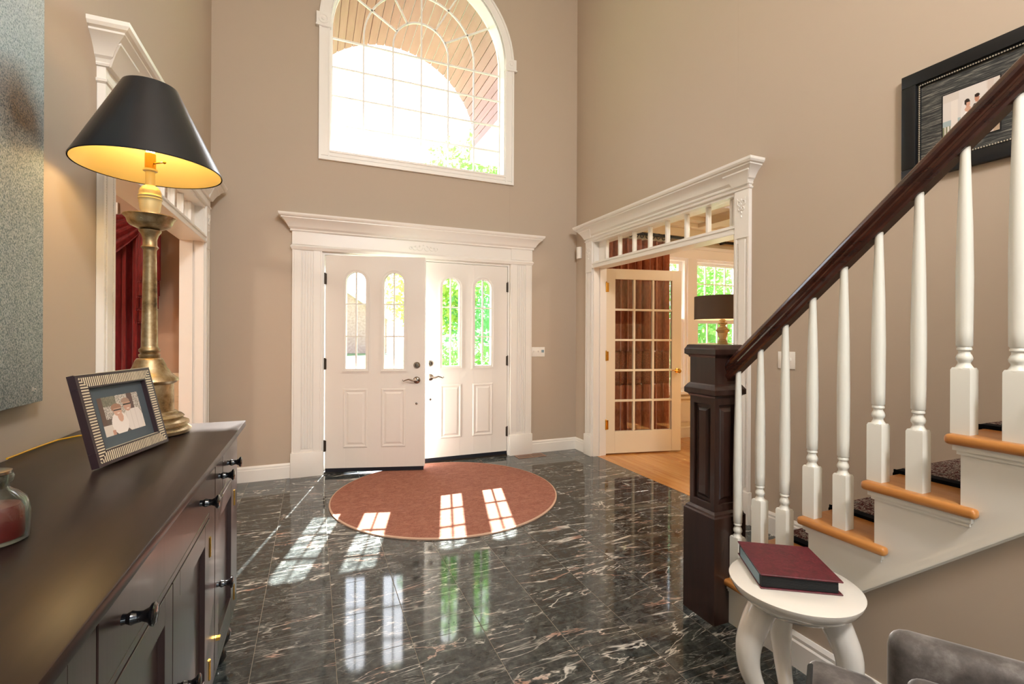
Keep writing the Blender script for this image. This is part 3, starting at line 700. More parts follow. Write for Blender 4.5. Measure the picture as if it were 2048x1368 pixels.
# ------------------------------------------------------------------ staircase
RZ, RUN, YS = .2033, .229, 1.675; XS = 1.745
yk = lambda k: YS-RUN*(k-1)
NS = 14
st = thing('staircase', 'oak stairs with white risers and a white sawtooth skirt rising towards the right', 'stairs', (2.2, 1.0, 0))
for k in range(1, NS+1):
    z = RZ*k; y0, y1 = yk(k)+.030, yk(k+1)
    poly = [(1.715, y0), (2.788, y0), (2.788, y1), (1.747, y1), (1.747, y1-.045), (1.715, y1-.045)]
    build('tread', MB().prism(poly, lambda p, a: (p[0], p[1], a), z-.030, z), 'oak', st, bevel=.011, seg=3)
    build('riser', MB().box(1.746, 2.788, yk(k)-.018, yk(k), z-RZ+.001, z-.030), 'skirt', st)
    build('tread_moulding', MB().box(1.731, 1.745, y1-.030, yk(k)+.014, z-.046, z-.030).box(1.731, 2.78, yk(k), yk(k)+.014, z-.046, z-.030).box(1.738, 1.745, y1-.024, yk(k)+.007, z-.058, z-.046), 'skirt', st)
zlow = lambda y: .436+.896*(1.039-y)
poly = [(YS, 0)]
for k in range(1, NS+1): poly += [(yk(k), RZ*k-.03), (yk(k+1), RZ*k-.03)]
poly += [(yk(NS+1), zlow(yk(NS+1))), (1.526, 0)]
build('skirt_board', MB().prism(poly, lambda p, a: (a, p[0], p[1]), XS, 1.79), 'skirt', st)
ye = yk(NS+1)
build('skirt_moulding', MB().prism([(1.526, 0), (1.49, 0), (ye, zlow(ye)-.035), (ye, zlow(ye))], lambda p, a: (a, p[0], p[1]), 1.738, 1.766).prism([(1.506, 0), (1.498, 0), (ye, zlow(ye)-.028), (ye, zlow(ye)-.018)], lambda p, a: (a, p[0], p[1]), 1.732, 1.745), 'skirt', st)
struct('wall_stair', MB().prism([(1.50, 0), (YB, 0), (YB, 4.4), (ye-1.0, zlow(ye-1.0)), ], lambda p, a: (a, p[0], p[1]), 1.765, 1.80), 'wall')
rn = thing('stair_runner', 'dark floral carpet runner with a black border lying on the oak stairs', 'carpet', (2.25, 1.0, .2))
def runner(x0, x1, e):
    prof = []
    for k in range(1, NS+1):
        z = RZ*k; prof += [(yk(k)+.002+e, z-.045), (yk(k)+.034+e, z-.03), (yk(k)+.034+e, z-.002), (yk(k)+.024+e, z+.004+e), (yk(k+1)+.004+e, z+.004+e)]
    mb = MB(); ii = [[mb.P((x, y, z)) for y, z in prof] for x in (x0, x1)]
    for a in range(len(prof)-1): mb.f.append([ii[0][a], ii[1][a], ii[1][a+1], ii[0][a+1]])
    return mb
def solid(ob, t_):
    md = ob.modifiers.new('s', 'SOLIDIFY'); md.thickness = t_; md.offset = 1; return ob
build('pile', runner(1.965, 2.55, .009), 'runner', rn)
build('border', runner(1.925, 1.967, .0085), 'runner_edge', rn); build('border', runner(2.548, 2.59, .0085), 'runner_edge', rn)
for k in range(1, NS+1):
    z = RZ*k; mb = MB(); mb.box(1.925, 1.93, yk(k+1)+.004, yk(k)+.04, z, z+.0125); mb.box(2.585, 2.59, yk(k+1)+.004, yk(k)+.04, z, z+.0125) if 0 else None; build('edge_binding', mb, 'runner_edge', rn)

# banister: newel post, handrail, balusters
bn = thing('banister', 'dark wood handrail on white turned balusters ending in a square newel post', 'railing', (1.752, 1.684, 0))
nc = (1.752, 1.684)
def sqr(s_, z): return [(nc[0]-s_, nc[1]-s_, z), (nc[0]+s_, nc[1]-s_, z), (nc[0]+s_, nc[1]+s_, z), (nc[0]-s_, nc[1]+s_, z)]
mb = MB().loft([sqr(.0955, 0), sqr(.0955, .478), sqr(.090, .484), sqr(.088, .492), sqr(.078, .502)])
npst = build('newel_post', mb, 'newel', bn)
S = .0765
mb = MB().loft([sqr(.063, .50), sqr(.063, 1.03)])
for sx in (-1, 1):
    for sy in (-1, 1):
        mb.box(*sorted((nc[0]+sx*S, nc[0]+sx*(S-.026))), *sorted((nc[1]+sy*S, nc[1]+sy*(S-.026))), .50, 1.03)
mb.loft([sqr(S, .50), sqr(S, .535)]); mb.loft([sqr(S, .985), sqr(S, 1.03)])
build('post_shaft', mb, 'newel', npst, bevel=.0015, seg=1)
for dx, dy in ((-1, 0), (1, 0), (0, -1), (0, 1)):
    def f(a, d, z): return (nc[0]+(dx*(.063+d) if dx else a), nc[1]+(dy*(.063+d) if dy else a), z)
    def rr(e, d, z0=.55, z1=.97, w_=.036): return [f(-w_+e, d, z0+e), f(w_-e, d, z0+e), f(w_-e, d, z1-e), f(-w_+e, d, z1-e)]
    build('post_panel', MB().loft([rr(0, .001), rr(.006, .004), rr(.016, .012)], cap=True), 'newel', npst)
build('post_block', MB().loft([sqr(S, 1.075), sqr(S, 1.215)]), 'newel', npst)
for z in (1.028, 1.212):
    top = [sqr(.086, z+.047), sqr(.080, z+.050)] if z > 1.1 else [sqr(.084, z+.046), sqr(.078, z+.052)]
    build('post_cap', MB().loft([sqr(.080, z-.010), sqr(.083, z-.002), sqr(.0955, z+.006), sqr(.0955, z+.028), sqr(.092, z+.034)]+top), 'newel', npst)
zb_ = lambda y: 1.135+.895*(1.561-y)
prof = [(-.020, 0), (-.022, .012), (-.030, .020), (-.033, .030), (-.026, .038), (-.026, .046), (-.034, .056), (-.036, .068), (-.032, .082), (-.022, .094), (-.008, .101)]
prof = prof+[(-x, z) for x, z in prof[::-1]]
ye2 = -1.2
build('handrail', MB().loft([[(1.77+x, y, zb_(y)+z) for x, z in prof] for y in (1.607, ye2)]), 'rail', bn, smooth=True, ang=28)
bc = 0
def bal(h_):
    mb = MB(); s_ = .023
    mb.loft([[(-q, -q, z), (q, -q, z), (q, q, z), (-q, q, z)] for q, z in ((s_, 0), (s_, .188), (s_*.88, .195))])
    p = [(.023, .192), (.018, .200), (.0145, .207), (.0145, .211), (.0185, .217), (.0195, .224), (.017, .232), (.0135, .238), (.013, .244), (.0175, .247), (.0175, .252), (.0155, .255), (.0192, .260), (.0195, .30), (.0205, .26+(h_-.26)*.35), (.0180, .26+(h_-.26)*.62), (.0122, h_-.02), (.0118, h_+.02)]
    return mb.lathe(p, (0, 0, 0), 12)
hs0 = zb_(yk(3)+.003)-RZ*3; hs1 = zb_(yk(3)-.112)-RZ*3
bm0 = bal(hs0).mesh('baluster', 'bal', smooth=True, ang=40); bm1 = bal(hs1).mesh('baluster', 'bal', smooth=True, ang=40)
for k in range(1, 12):
    for q, me in ((0, bm0), (1, bm1)):
        if k == 1 and q == 0: continue
        inst('baluster', me, bn, (1.769-nc[0], yk(k)+.003-.115*q-nc[1], RZ*k))

# ------------------------------------------------------------------ sideboard
sb = thing('sideboard', 'long espresso sideboard with drawers and panelled doors against the left wall', 'cabinet', (-.54, 1.27, 0))
X0, X1, YA, YZ = -.80, -.290, .30, 2.242
build('top', MB().box(-.812, -.262, .27, 2.272, .912, .936), 'espresso', sb, bevel=.003)
build('body', MB().box(X0, X1-.02, YA, YZ, .19, .912), 'espresso_f', sb)
mb = MB(); cols = [(.395, .78), (.868, 1.676), (1.764, 2.149)]
def fb(y0, y1, z0, z1, x0=X1-.02, x1=X1): mb.box(x0, x1, y0, y1, z0, z1)
ys = [YA, .395, .78, .868, 1.676, 1.764, 2.149, YZ]
for k in range(0, 8, 2): fb(ys[k], ys[k+1], .19, .912)
for a, b in cols: fb(a, b, .895, .912); fb(a, b, .742, .757); fb(a, b, .19, .215)
build('face_frame', mb, 'espresso_f', sb, bevel=.001, seg=1)
def knob(par, y, z, m_='black'):
    build('knob', MB(lambda a, b, c: (X1+.001+a, b, c)).lathe([(.009, 0), (.008, .006), (.0115, .013), (.0095, .020), (.0085, .028), (.012, .036), (.018, .040), (.019, .044), (.015, .047), (.001, .048)], (0, y, z), 16, ax='x'), m_, par, smooth=True)
for (a, b, ks) in ((.397, .778, (.50, .67)), (.871, 1.673, (.965, 1.545)), (1.767, 1.898, (1.822,)), (1.902, 2.147, (1.995,))):
    dw = build('drawer', MB().box(X1-.018, X1+.001, a, b, .760, .892), 'espresso_f', sb, bevel=.0015, seg=1)
    for y in ks: knob(dw, y, .828)
for (a, b, ky, hy) in ((.397, .778, .75, .40), (.871, 1.270, 1.235, .862), (1.274, 1.673, 1.31, 1.682), (1.767, 2.147, 1.80, 2.156)):
    z0, z1, s_ = .218, .739, .06; mb = MB()
    mb.box(X1-.018, X1+.001, a, a+s_, z0, z1).box(X1-.018, X1+.001, b-s_, b, z0, z1).box(X1-.018, X1+.001, a+s_, b-s_, z0, z0+s_+.01).box(X1-.018, X1+.001, a+s_, b-s_, z1-s_, z1).box(X1-.018, X1-.012, a+s_, b-s_, z0, z1)
    dd = build('cabinet_door', mb, 'espresso_f', sb, bevel=.001, seg=1); knob(dd, ky, .478)
    for z in (.65, .275): build('hinge', MB().box(X1-.004, X1+.003, hy-.007, hy+.007, z-.03, z+.03).box(X1, X1+.005, hy-.0025, hy+.0025, z-.03, z+.03), 'brass', dd)
    build('latch', MB().box(X1, X1+.012, b-.035 if ky > (a+b)/2 else a+.02, b-.02 if ky > (a+b)/2 else a+.035, .30, .31), 'brass', dd)
for y in (YA+.06, YZ-.075):
    for x in (X0+.07, X1-.055):
        build('foot', MB().lathe([(.020, 0), (.032, .02), (.030, .04), (.022, .055), (.030, .065), (.045, .09), (.047, .115), (.035, .135), (.028, .145), (.042, .155), (.045, .19)], (x, y, 0), 20), 'black', sb, smooth=True)

# ------------------------------------------------------------------ tall candlestick lamp on the sideboard
LX, LY = -.547, 2.08
lp = thing('table_lamp', 'tall antique gold candlestick lamp with a black tapered shade on the sideboard', 'lamp', (LX, LY, .936))
L = lambda prof, n=32, cap=True: MB().lathe(prof, (LX, LY, 0), n, cap)
build('lamp_base', L([(.118, .937), (.126, .941), (.128, .952), (.118, .960), (.112, .963), (.121, .970), (.120, .980), (.104, .988), (.100, .992), (.106, .998), (.098, 1.006), (.086, 1.010), (.084, 1.016), (.074, 1.020), (.073, 1.118), (.080, 1.122), (.088, 1.130), (.086, 1.138), (.070, 1.152), (.052, 1.178), (.042, 1.205), (.037, 1.212), (.028, 1.214)]), 'gold', lp, smooth=True, ang=50)
build('column', L([(.026, 1.212), (.032, 1.218), (.032, 1.226), (.026, 1.230), (.032, 1.236), (.032, 1.244), (.026, 1.250), (.0245, 1.256), (.0195, 1.600), (.0215, 1.606), (.0265, 1.612), (.0215, 1.620), (.021, 1.640), (.026, 1.658), (.033, 1.668), (.034, 1.673), (.022, 1.678)]), 'gold', lp, smooth=True, ang=50)
build('drip_pan', L([(.024, 1.676), (.040, 1.680), (.060, 1.690), (.066, 1.698), (.070, 1.712), (.080, 1.722), (.079, 1.725), (.066, 1.716), (.060, 1.702), (.03, 1.694), (.001, 1.692)], 40), 'gold', lp, smooth=True, ang=60)
build('candle_cup', L([(.026, 1.692), (.026, 1.728), (.024, 1.734), (.030, 1.745), (.034, 1.775), (.034, 1.782), (.037, 1.786), (.034, 1.790), (.037, 1.796), (.033, 1.802), (.034, 1.810), (.030, 1.822), (.022, 1.832), (.015, 1.836), (.015, 1.884), (.022, 1.888), (.022, 1.894), (.001, 1.895)]), 'vase', lp, smooth=True, ang=50)
sk = build('lamp_socket', L([(.017, 1.892), (.017, 1.95), (.012, 1.955), (.001, 1.956)], 16), 'brass', lp, smooth=True)
build('switch_key', MB().tube([(LX+.015, LY-.01, 1.915), (LX+.045, LY-.025, 1.918)], .003, 6).ball((LX+.048, LY-.026, 1.918), .006, 6), 'brass', sk)
build('light_bulb', L([(.012, 1.954), (.014, 1.965), (.030, 1.99), (.032, 2.01), (.022, 2.035), (.004, 2.045)], 16), 'bulb', lp, smooth=True)
r0, r1, z0, z1 = .222, .083, 1.893, 2.190
build('lamp_shade', L([(r0, z0), (r0, z0-.001), (r0+.001, z0+.003), (r1, z1), (r1-.002, z1), (r0-.002, z0+.002)], 64, False), 'shade', lp, smooth=True, ang=30)
build('shade_lining', MB().lathe([(r0-.0035, z0+.001), (r1-.0035, z1-.001)], (LX, LY, 0), 64, cap=False), 'lining', lp, smooth=True)
build('shade_spider', MB().tube([(LX-.08, LY, 2.16), (LX, LY, 2.165), (LX+.08, LY, 2.16)], .002, 6).tube([(LX, LY-.08, 2.16), (LX, LY+.08, 2.16)], .002, 6), 'brass', lp)
pl = bpy.data.lights.new('lamp_glow', 'POINT'); pl.energy = .65; pl.color = (1, .80, .52); pl.shadow_soft_size = .03
plo = bpy.data.objects.new('lamp_glow', pl); COL.objects.link(plo); plo.parent = lp; plo.location = (0, 0, 2.075-.936)
tag(build('lamp_cord', MB().tube([(LX-.135, LY+.025, .942), (-.70, 2.13, .940), (-.76, 2.12, .940), (-.795, 2.06, .940), (-.803, 1.96, .940), (-.806, 1.80, .941)], .003, 6), 'cord', smooth=True), 'thin yellow cord trailing from the gold lamp along the wall on the sideboard', 'cord')

# ------------------------------------------------------------------ flat prints built as painted cells
def print_mesh(name, fn, nu, nv, painter, parent, d=0, size=(1, 1)):
    """a flat printed picture: a grid of coloured cells, fn(u, d, v) -> world"""
    mb = MB(fn); ids = [[mb.P((size[0]*i/nu, d, size[1]*j/nv)) for i in range(nu+1)] for j in range(nv+1)]
    cols = []
    for j in range(nv):
        for i in range(nu): mb.f.append([ids[j][i], ids[j][i+1], ids[j+1][i+1], ids[j+1][i]]); cols.append(painter((i+.5)/nu, (j+.5)/nv))
    m = mat(name+'_ink', 'ffffff', .35); g = G(m); at = g.n('Attribute'); at.attribute_name = 'ink'; g.base(at.outputs['Color'])
    Mi = MW[parent.name].inverted(); me = bpy.data.meshes.new(name)
    me.from_pydata([tuple(Mi @ Vector(v)) for v in mb.v], [], mb.f); me.materials.append(m)
    ca = me.color_attributes.new('ink', 'FLOAT_COLOR', 'CORNER')
    for p in me.polygons:
        c = lin(cols[p.index])
        for li in p.loop_indices: ca.data[li].color = c
    ob = bpy.data.objects.new(name, me); COL.objects.link(ob); ob.parent = parent; MW[ob.name] = MW[parent.name]; return ob
def el(u, v, cu, cv, a, b): return ((u-cu)/a)**2+((v-cv)/b)**2 < 1
rp = random.Random(5)
def couple(u, v):
    c = rp.choice(('8d8479', '6d6258', 'c9bfb4', 'a3988c', 'dcd3c9')) if v > .42 else '5b4a44'
    if v > .75 and u < .42: c = rp.choice(('6f6a58', '857f6b', '5d5a4b'))
    if u < .1 and v > .3: c = '5a4238'
    if .70 < u < .84 and v > .55: c = '5a403c'
    if v < .5 and .9 < u and v < .3: c = 'd8ccc0'
    if v < .28 and u < .22: c = 'cfc4b8'
    if el(u, v, .76, .30, .24, .36) and v < .58: c = 'd9cfc8' if (int(u*60) % 7) else 'cdc2bb'
    if el(u, v, .66, .70, .10, .17): c = 'b98d78'
    if el(u, v, .64, .80, .11, .10) and v > .78: c = '9b7c6b'
    if .56 < u < .76 and .695 < v < .735: c = '2b2624'
    if el(u, v, .67, .60, .035, .012): c = 'e2cfc2'
    if el(u, v, .40, .26, .20, .30) and v < .52: c = 'e3d9d2'
    if el(u, v, .44, .42, .065, .13): c = 'c79a83'
    if el(u, v, .40, .60, .10, .15): c = 'c69a84'
    if el(u, v, .385, .68, .125, .11) and (v > .66 or u < .31): c = '9a6f57'
    if .31 < u < .50 and .60 < v < .64: c = '3a2c28'
    if el(u, v, .41, .53, .035, .012): c = 'ecdcd2'
    if u < .25 and v < .12 and u > .17: c = 'bf8f79'
    return c
def wedding(u, v):
    c = 'd5cfca' if v > .45 else 'c9c3bd'
    if .36 < v < .47: c = '9fb0b4'
    if .12 < v < .36: c = 'd9d3cb' if int(u*34) % 2 else '7f8468'
    if v < .14: c = 'b29c84'
    if .16 < u < .28: c = 'ded7d0'
    if v > .84 and (u < .3 or u > .78): c = 'cfc7bf'
    if .80 < u < .9: c = 'cabdb4'
    if u < .5 and v < .1 and u > .15: c = '6a4b42'
    if el(u, v, .44, .30, .12, .30): c = 'ece8e6'
    if el(u, v, .40, .50, .07, .26) and u < .42: c = 'dcd8d6'
    if el(u, v, .46, .44, .07, .12): c = 'f3f0ee'
    if el(u, v, .46, .58, .055, .05): c = 'c89f8a'
    if el(u, v, .46, .68, .04, .07): c = 'c99c86'
    if el(u, v, .445, .72, .05, .06) and (v > .71 or u < .43): c = '2b201d'
    if el(u, v, .64, .44, .13, .24) and v < .64: c = '1d2128'
    if el(u, v, .61, .52, .025, .12): c = 'ebe7e3'
    if el(u, v, .62, .73, .042, .07): c = 'b98670'
    if el(u, v, .62, .785, .046, .035): c = '2a1d1a'
    if el(u, v, .55, .40, .03, .035): c = 'c58a52'
    return c

# ------------------------------------------------------------------ photo frame on the sideboard
e = Vector((.2411, .9705, 0)); nn = Vector((.9705, -.2411, 0)); ph = radians(14)
tv = Vector((0, 0, 1))*cos(ph)-nn*sin(ph); nv = nn*cos(ph)+Vector((0, 0, 1))*sin(ph)
O = Vector((-.520, 1.577, .9375))+nv*0
PF = lambda u, d, v: tuple(O+e*u+nv*(d-.022)+tv*v+Vector((0, 0, .022*sin(ph))))
fr = thing('framed_portrait', 'dark photo frame with striped inlay holding a couple portrait on the sideboard', 'photo frame', (O.x, O.y, .936))
FWd, FHt = .325, .255; bw = .040
mb = MB(PF)
for a, b, c, d in ((0, FWd, 0, bw), (0, FWd, FHt-bw, FHt), (0, bw, bw, FHt-bw), (FWd-bw, FWd, bw, FHt-bw)): mb.box(a, b, 0, .020, c, d)
mb.box(.005, FWd-.005, -.003, .004, .005, FHt-.005)
build('frame', mb, 'wenge', fr)
mb = MB(PF); s1, s2 = .009, .036
n = 40
for k in range(n):
    u = s1+(FWd-2*s1)*(k+.25)/n
    if s1 < u < FWd-s1-.004:
        q = min(1, (u-s1)/(s2-s1), (FWd-s1-u)/(s2-s1)); 
        for z0 in (0, 1):
            za_, zb2 = (s1, s1+(s2-s1)*max(q, .1)) if z0 == 0 else (FHt-s1-(s2-s1)*max(q, .1), FHt-s1)
            mb.box(u, u+.0042, .020, .0208, za_, zb2)
n = 30
for k in range(n):
    v = s1+(FHt-2*s1)*(k+.25)/n; q = min(1, (v-s1)/(s2-s1), (FHt-s1-v)/(s2-s1)); q = max(q, .1)
    mb.box(s1, s1+(s2-s1)*q, .020, .0208, v, v+.0042); mb.box(FWd-s1-(s2-s1)*q, FWd-s1, .020, .0208, v, v+.0042)
tag(build('striped_inlay', mb, 'bone', fr), kind='stuff')
build('mat_board', MB(PF).box(bw, FWd-bw, .004, .007, bw, FHt-bw), 'slate', fr)
build('silver_edge', MB(PF).box(bw, FWd-bw, .004, .018, bw, bw+.0015).box(bw, bw+.0015, .004, .018, bw, FHt-bw).box(0, FWd, .018, .0215, FHt-.002, FHt), 'rope', fr)
pu, pv = .178, .112
print_mesh('portrait_print', lambda u, d, v: PF((FWd-pu)/2+u, d, (FHt-pv)/2+v), 110, 80, couple, fr, .0075, (pu, pv))
build('easel_leg', MB(PF).box(FWd*.42, FWd*.58, -.008, -.003, .02, FHt*.8), 'wenge', fr)

# ------------------------------------------------------------------ candle jar
jr = thing('candle_jar', 'clear glass jar with a red candle at the near end of the sideboard', 'candle', (-.513, 1.10, .936))
J = lambda prof, n=28, cap=True: MB().lathe(prof, (-.513, 1.10, 0), n, cap)
build('jar', J([(.044, .9375), (.049, .941), (.050, .975), (.049, .995), (.044, 1.010), (.032, 1.022), (.024, 1.028), (.022, 1.034), (.027, 1.040), (.029, 1.050), (.027, 1.054), (.022, 1.052), (.020, 1.036), (.021, 1.028), (.030, 1.018), (.041, 1.007), (.046, .994), (.0465, .975), (.045, .944), (.001, .942)], 32), 'jarglass', jr, smooth=True, ang=60)
build('candle', J([(.041, .944), (.042, .95), (.041, .990), (.036, 1.000), (.020, 1.003), (.001, 1.003)]), 'wax', jr, smooth=True)
build('jar_lid', J([(.018, 1.030), (.0195, 1.052), (.026, 1.055), (.026, 1.060), (.020, 1.062), (.001, 1.062)]), 'nickel', jr, smooth=True)

# ------------------------------------------------------------------ wall art
cv = thing('canvas_painting', 'large blue grey speckled metallic canvas with a golden brown patch on the left wall', 'painting', (XL, 1.3, 1.0))
build('canvas', MB(LW).box(.70, 1.935, .004, .036, 1.088, 2.72), 'canvas', cv, bevel=.003)
build('signature', MB(LW).box(1.872, 1.876, .036, .0365, 1.125, 1.138).box(1.880, 1.882, .036, .0365, 1.125, 1.136).box(1.886, 1.892, .036, .0365, 1.128, 1.132).box(1.895, 1.897, .036, .0365, 1.125, 1.136), 'plate', cv)
wp = thing('framed_picture', 'black framed wedding photograph with a dark grey mat on the stair wall', 'picture', (XR, 1.18, 2.35))
a0, a1, b0, b1 = .905, 1.447, 2.085, 2.622
mb = MB(RW); q = .062
for x0, x1, z0, z1 in ((a0, a1, b0, b0+q), (a0, a1, b1-q, b1), (a0, a0+q, b0+q, b1-q), (a1-q, a1, b0+q, b1-q)): mb.box(x0, x1, .002, .030, z0, z1)
build('frame', mb, 'frame_blk', wp, bevel=.003)
mb = MB(RW); q2 = q+.014
for x0, x1, z0, z1 in ((a0+q, a1-q, b0+q, b0+q2), (a0+q, a1-q, b1-q2, b1-q), (a0+q, a0+q2, b0+q2, b1-q2), (a1-q2, a1-q, b0+q2, b1-q2)): mb.box(x0, x1, .002, .018, z0, z1)
build('inner_frame', mb, 'frame_blk', wp)
mb = MB(RW); qq = q2-.003
def beads_line(p0, p1):
    n = int((Vector(p1)-Vector(p0)).length/.0095)
    for k in range(n):
        p = Vector(p0).lerp(Vector(p1), (k+.5)/n); mb.ball(tuple(p), .0038, 5)
beads_line((a0+qq, .019, b0+qq), (a1-qq, .019, b0+qq)); beads_line((a0+qq, .019, b1-qq), (a1-qq, .019, b1-qq)); beads_line((a0+qq, .019, b0+qq), (a0+qq, .019, b1-qq)); beads_line((a1-qq, .019, b0+qq), (a1-qq, .019, b1-qq))
tag(build('silver_rope_edge', mb, 'rope', wp, smooth=True), kind='stuff')
build('mat_board', MB(RW).box(a0+q2, a1-q2, .004, .008, b0+q2, b1-q2), 'matboard', wp)
build('mat_edge', MB(RW).box(1.074, 1.288, .008, .009, 2.214, 2.462), 'frame_blk', wp)
print_mesh('wedding_print', lambda u, d, v: RW(1.283-u, d, 2.219+v), 90, 100, wedding, wp, .0095, (.204, .238))

# ------------------------------------------------------------------ small wall things
def plate(n, fn, u0, u1, z0, z1, label, kinds):
    t = thing(n, label, 'switch', fn((u0+u1)/2, 0, z0)); build('cover_plate', MB(fn).box(u0, u1, 0, .006, z0, z1), 'plate', t, bevel=.002)
    w_ = (u1-u0)/len(kinds)
    for k, ty in enumerate(kinds):
        u = u0+w_*(k+.5); z = (z0+z1)/2
        if ty == 't': build('toggle', MB(fn).box(u-.005, u+.005, .004, .016, z-.004, z+.014), 'plate', t)
        elif ty == 's': build('slider', MB(fn).box(u-.015, u+.015, .006, .009, z-.03, z+.03), 'mat' if 0 else 'plate', t, bevel=.001, seg=1)
        else: build('display', MB(fn).box(u-.016, u+.016, .006, .0075, z-.008, z+.022), 'pages2', t)
plate('light_switch', FW, 2.225, 2.385, 1.066, 1.172, 'white wall switch with a small display right of the entry doors', ('t', 't', 'd'))
plate('light_switch', RW, 2.035, 2.152, 1.095, 1.205, 'white toggle switch plate on the wall behind the balusters', ('t', 't'))
tag(build('motion_sensor', MB().prism([(2.79, 4.66), (2.79, 4.60), (2.765, 4.59), (2.745, 4.62), (2.745, 4.645), (2.765, 4.67)], lambda p, a: (p[0], p[1], a), 2.175, 2.305), 'plate', bevel=.004), 'white motion sensor high in the corner left of the french door', 'sensor')
vt = thing('floor_vent', 'pinkish brown slotted floor register in front of the right entry pilaster', 'vent', (2.16, 4.61, 0))
build('vent_plate', MB().box(2.0, 2.325, 4.541, 4.675, .0005, .004), 'slat', vt, bevel=.001, seg=1)
for k in range(22):
    x = 2.022+k*.0132
    if k == 11: continue
    build('slot', MB().box(x, x+.005, 4.56, 4.655, .004, .0045), 'sweep', vt)

# ------------------------------------------------------------------ rug
rg = thing('round_rug', 'round terracotta rug on the marble floor before the entry doors', 'rug', (1.016, 3.788, 0))
build('rug_pile', MB().lathe([(.897, .0008), (.898, .010), (.894, .013), (.001, .014)], (1.016, 3.788, 0), 96), 'rug', rg, smooth=True)
build('rug_binding', MB().lathe([(.897, .0008), (.905, .001), (.906, .009), (.9, .0125), (.895, .0135), (.896, .001)], (1.016, 3.788, 0), 96, cap=False), 'rug_edge', rg, smooth=True)

# ------------------------------------------------------------------ side table with album
TC = (1.484, 1.085); tb = thing('side_table', 'round white lacquered side table on curved legs beside the staircase', 'table', (TC[0], TC[1], 0))
build('tabletop', MB().lathe([(.06, .398), (.11, .402), (.155, .420), (.185, .448), (.196, .470), (.197, .477), (.193, .480), (.10, .480), (.001, .480)], (TC[0], TC[1], 0), 64), 'ceramic', tb, smooth=True, ang=40)
vd = Vector((.807, .59)); vr = Vector((.59, -.807))
for (a, b) in ((-.085, -.055), (.115, .0), (-.03, .11)):
    o = (vr*a+vd*b); u = o.normalized(); pts = []; rs = []
    for q, r_, R in ((0, .055, .028), (.04, .075, .024), (.10, .118, .027), (.18, .150, .034), (.26, .152, .040), (.34, .125, .044), (.40, .095, .046), (.425, .085, .044)):
        pts.append((TC[0]+u.x*r_, TC[1]+u.y*r_, q+.018)); rs.append(R)
    pts[0] = (TC[0]+u.x*.105, TC[1]+u.y*.105, .012)
    pts, rs = smooth_path(pts, rs); build('leg', MB().tube(pts, rs, 24), 'ceramic', tb, smooth=True, ang=60)
build('foot_ring', MB().lathe([(.085, .0), (.135, .0), (.14, .012), (.12, .024), (.09, .022)], (TC[0], TC[1], 0), 40, cap=False), 'ceramic', tb, smooth=True)
ba = atan2(-.132, .205); al = thing('photo_album', 'thick burgundy leather photo album lying on the round white table', 'book', (1.342, 1.095, .4805), ba)
fn = lambda x, y, z: (x, y, z)
BWd, BD = .244, .252
build('back_cover', MB().box(0, BWd, 0, BD, 0, .004), 'album', al, local=True, bevel=.0012, seg=1)
mb = MB().loft([[(.0, 0, .043), (BWd, 0, .040), (BWd, BD, .040), (.0, BD, .043)], [(.0, 0, .048), (BWd, 0, .045), (BWd, BD, .045), (.0, BD, .048)]])
build('front_cover', mb, 'album', al, local=True, bevel=.0012, seg=1)
for k in range(9): build('page', MB().box(.004, BWd-.012, .006, BD-.006, .0045+k*.0039, .0045+k*.0039+.0034), 'pages', al, local=True)
build('page_edge', MB().box(.001, .004, .02, BD-.03, .006, .039), 'pages2', al, local=True)

# ------------------------------------------------------------------ grey velvet armchair (mostly below the frame)
av = Vector((.545, -.838)); bv = Vector((.838, .545))
def CH(a, b, z): q = av*a+bv*b; return (q.x, q.y, z)
ch = thing('armchair', 'grey velvet armchair with a dark strip for arm shade cut off by the lower right corner', 'chair', CH(.36, .9, 0))
def pad(a0, a1, b0, b1, z0, z1, r_): return MB(CH).box(a0, a1, b0, b1, z0, z1)
ar = build('armrest', pad(-.041, .087, .62, 1.240, .10, .600, 0), 'velvet', ch, bevel=.026, seg=4, ang=80)
build('shade_strip', MB(CH).tube([(-.031, 1.229, .14), (-.031, 1.229, .560), (-.032, 1.222, .576), (-.032, 1.205, .588), (-.032, .66, .590)], .008, 8), 'arm_shade', ar, smooth=True)  # dark strip stands in for the arm side lying in shade
build('armrest', pad(.70, .83, .62, 1.240, .10, .600, 0), 'velvet', ch, bevel=.026, seg=4, ang=80)
build('backrest', pad(.102, .695, 1.245, 1.325, .12, .680, 0), 'velvet', ch, bevel=.034, seg=4, ang=80)
build('back_cushion', pad(.125, .67, 1.16, 1.246, .42, .628, 0), 'velvet', ch, bevel=.03, seg=4, ang=80)
build('seat_cushion', pad(.09, .70, .60, 1.235, .28, .43, 0), 'velvet', ch, bevel=.03, seg=4, ang=80)
for a, b in ((.0, .68), (.0, 1.2), (.78, .68), (.78, 1.2)): build('leg', MB(lambda x, y, z: CH(a+x, b+y, z)).lathe([(.015, 0), (.02, .10)], (0, 0, 0), 10), 'newel', ch, smooth=True)

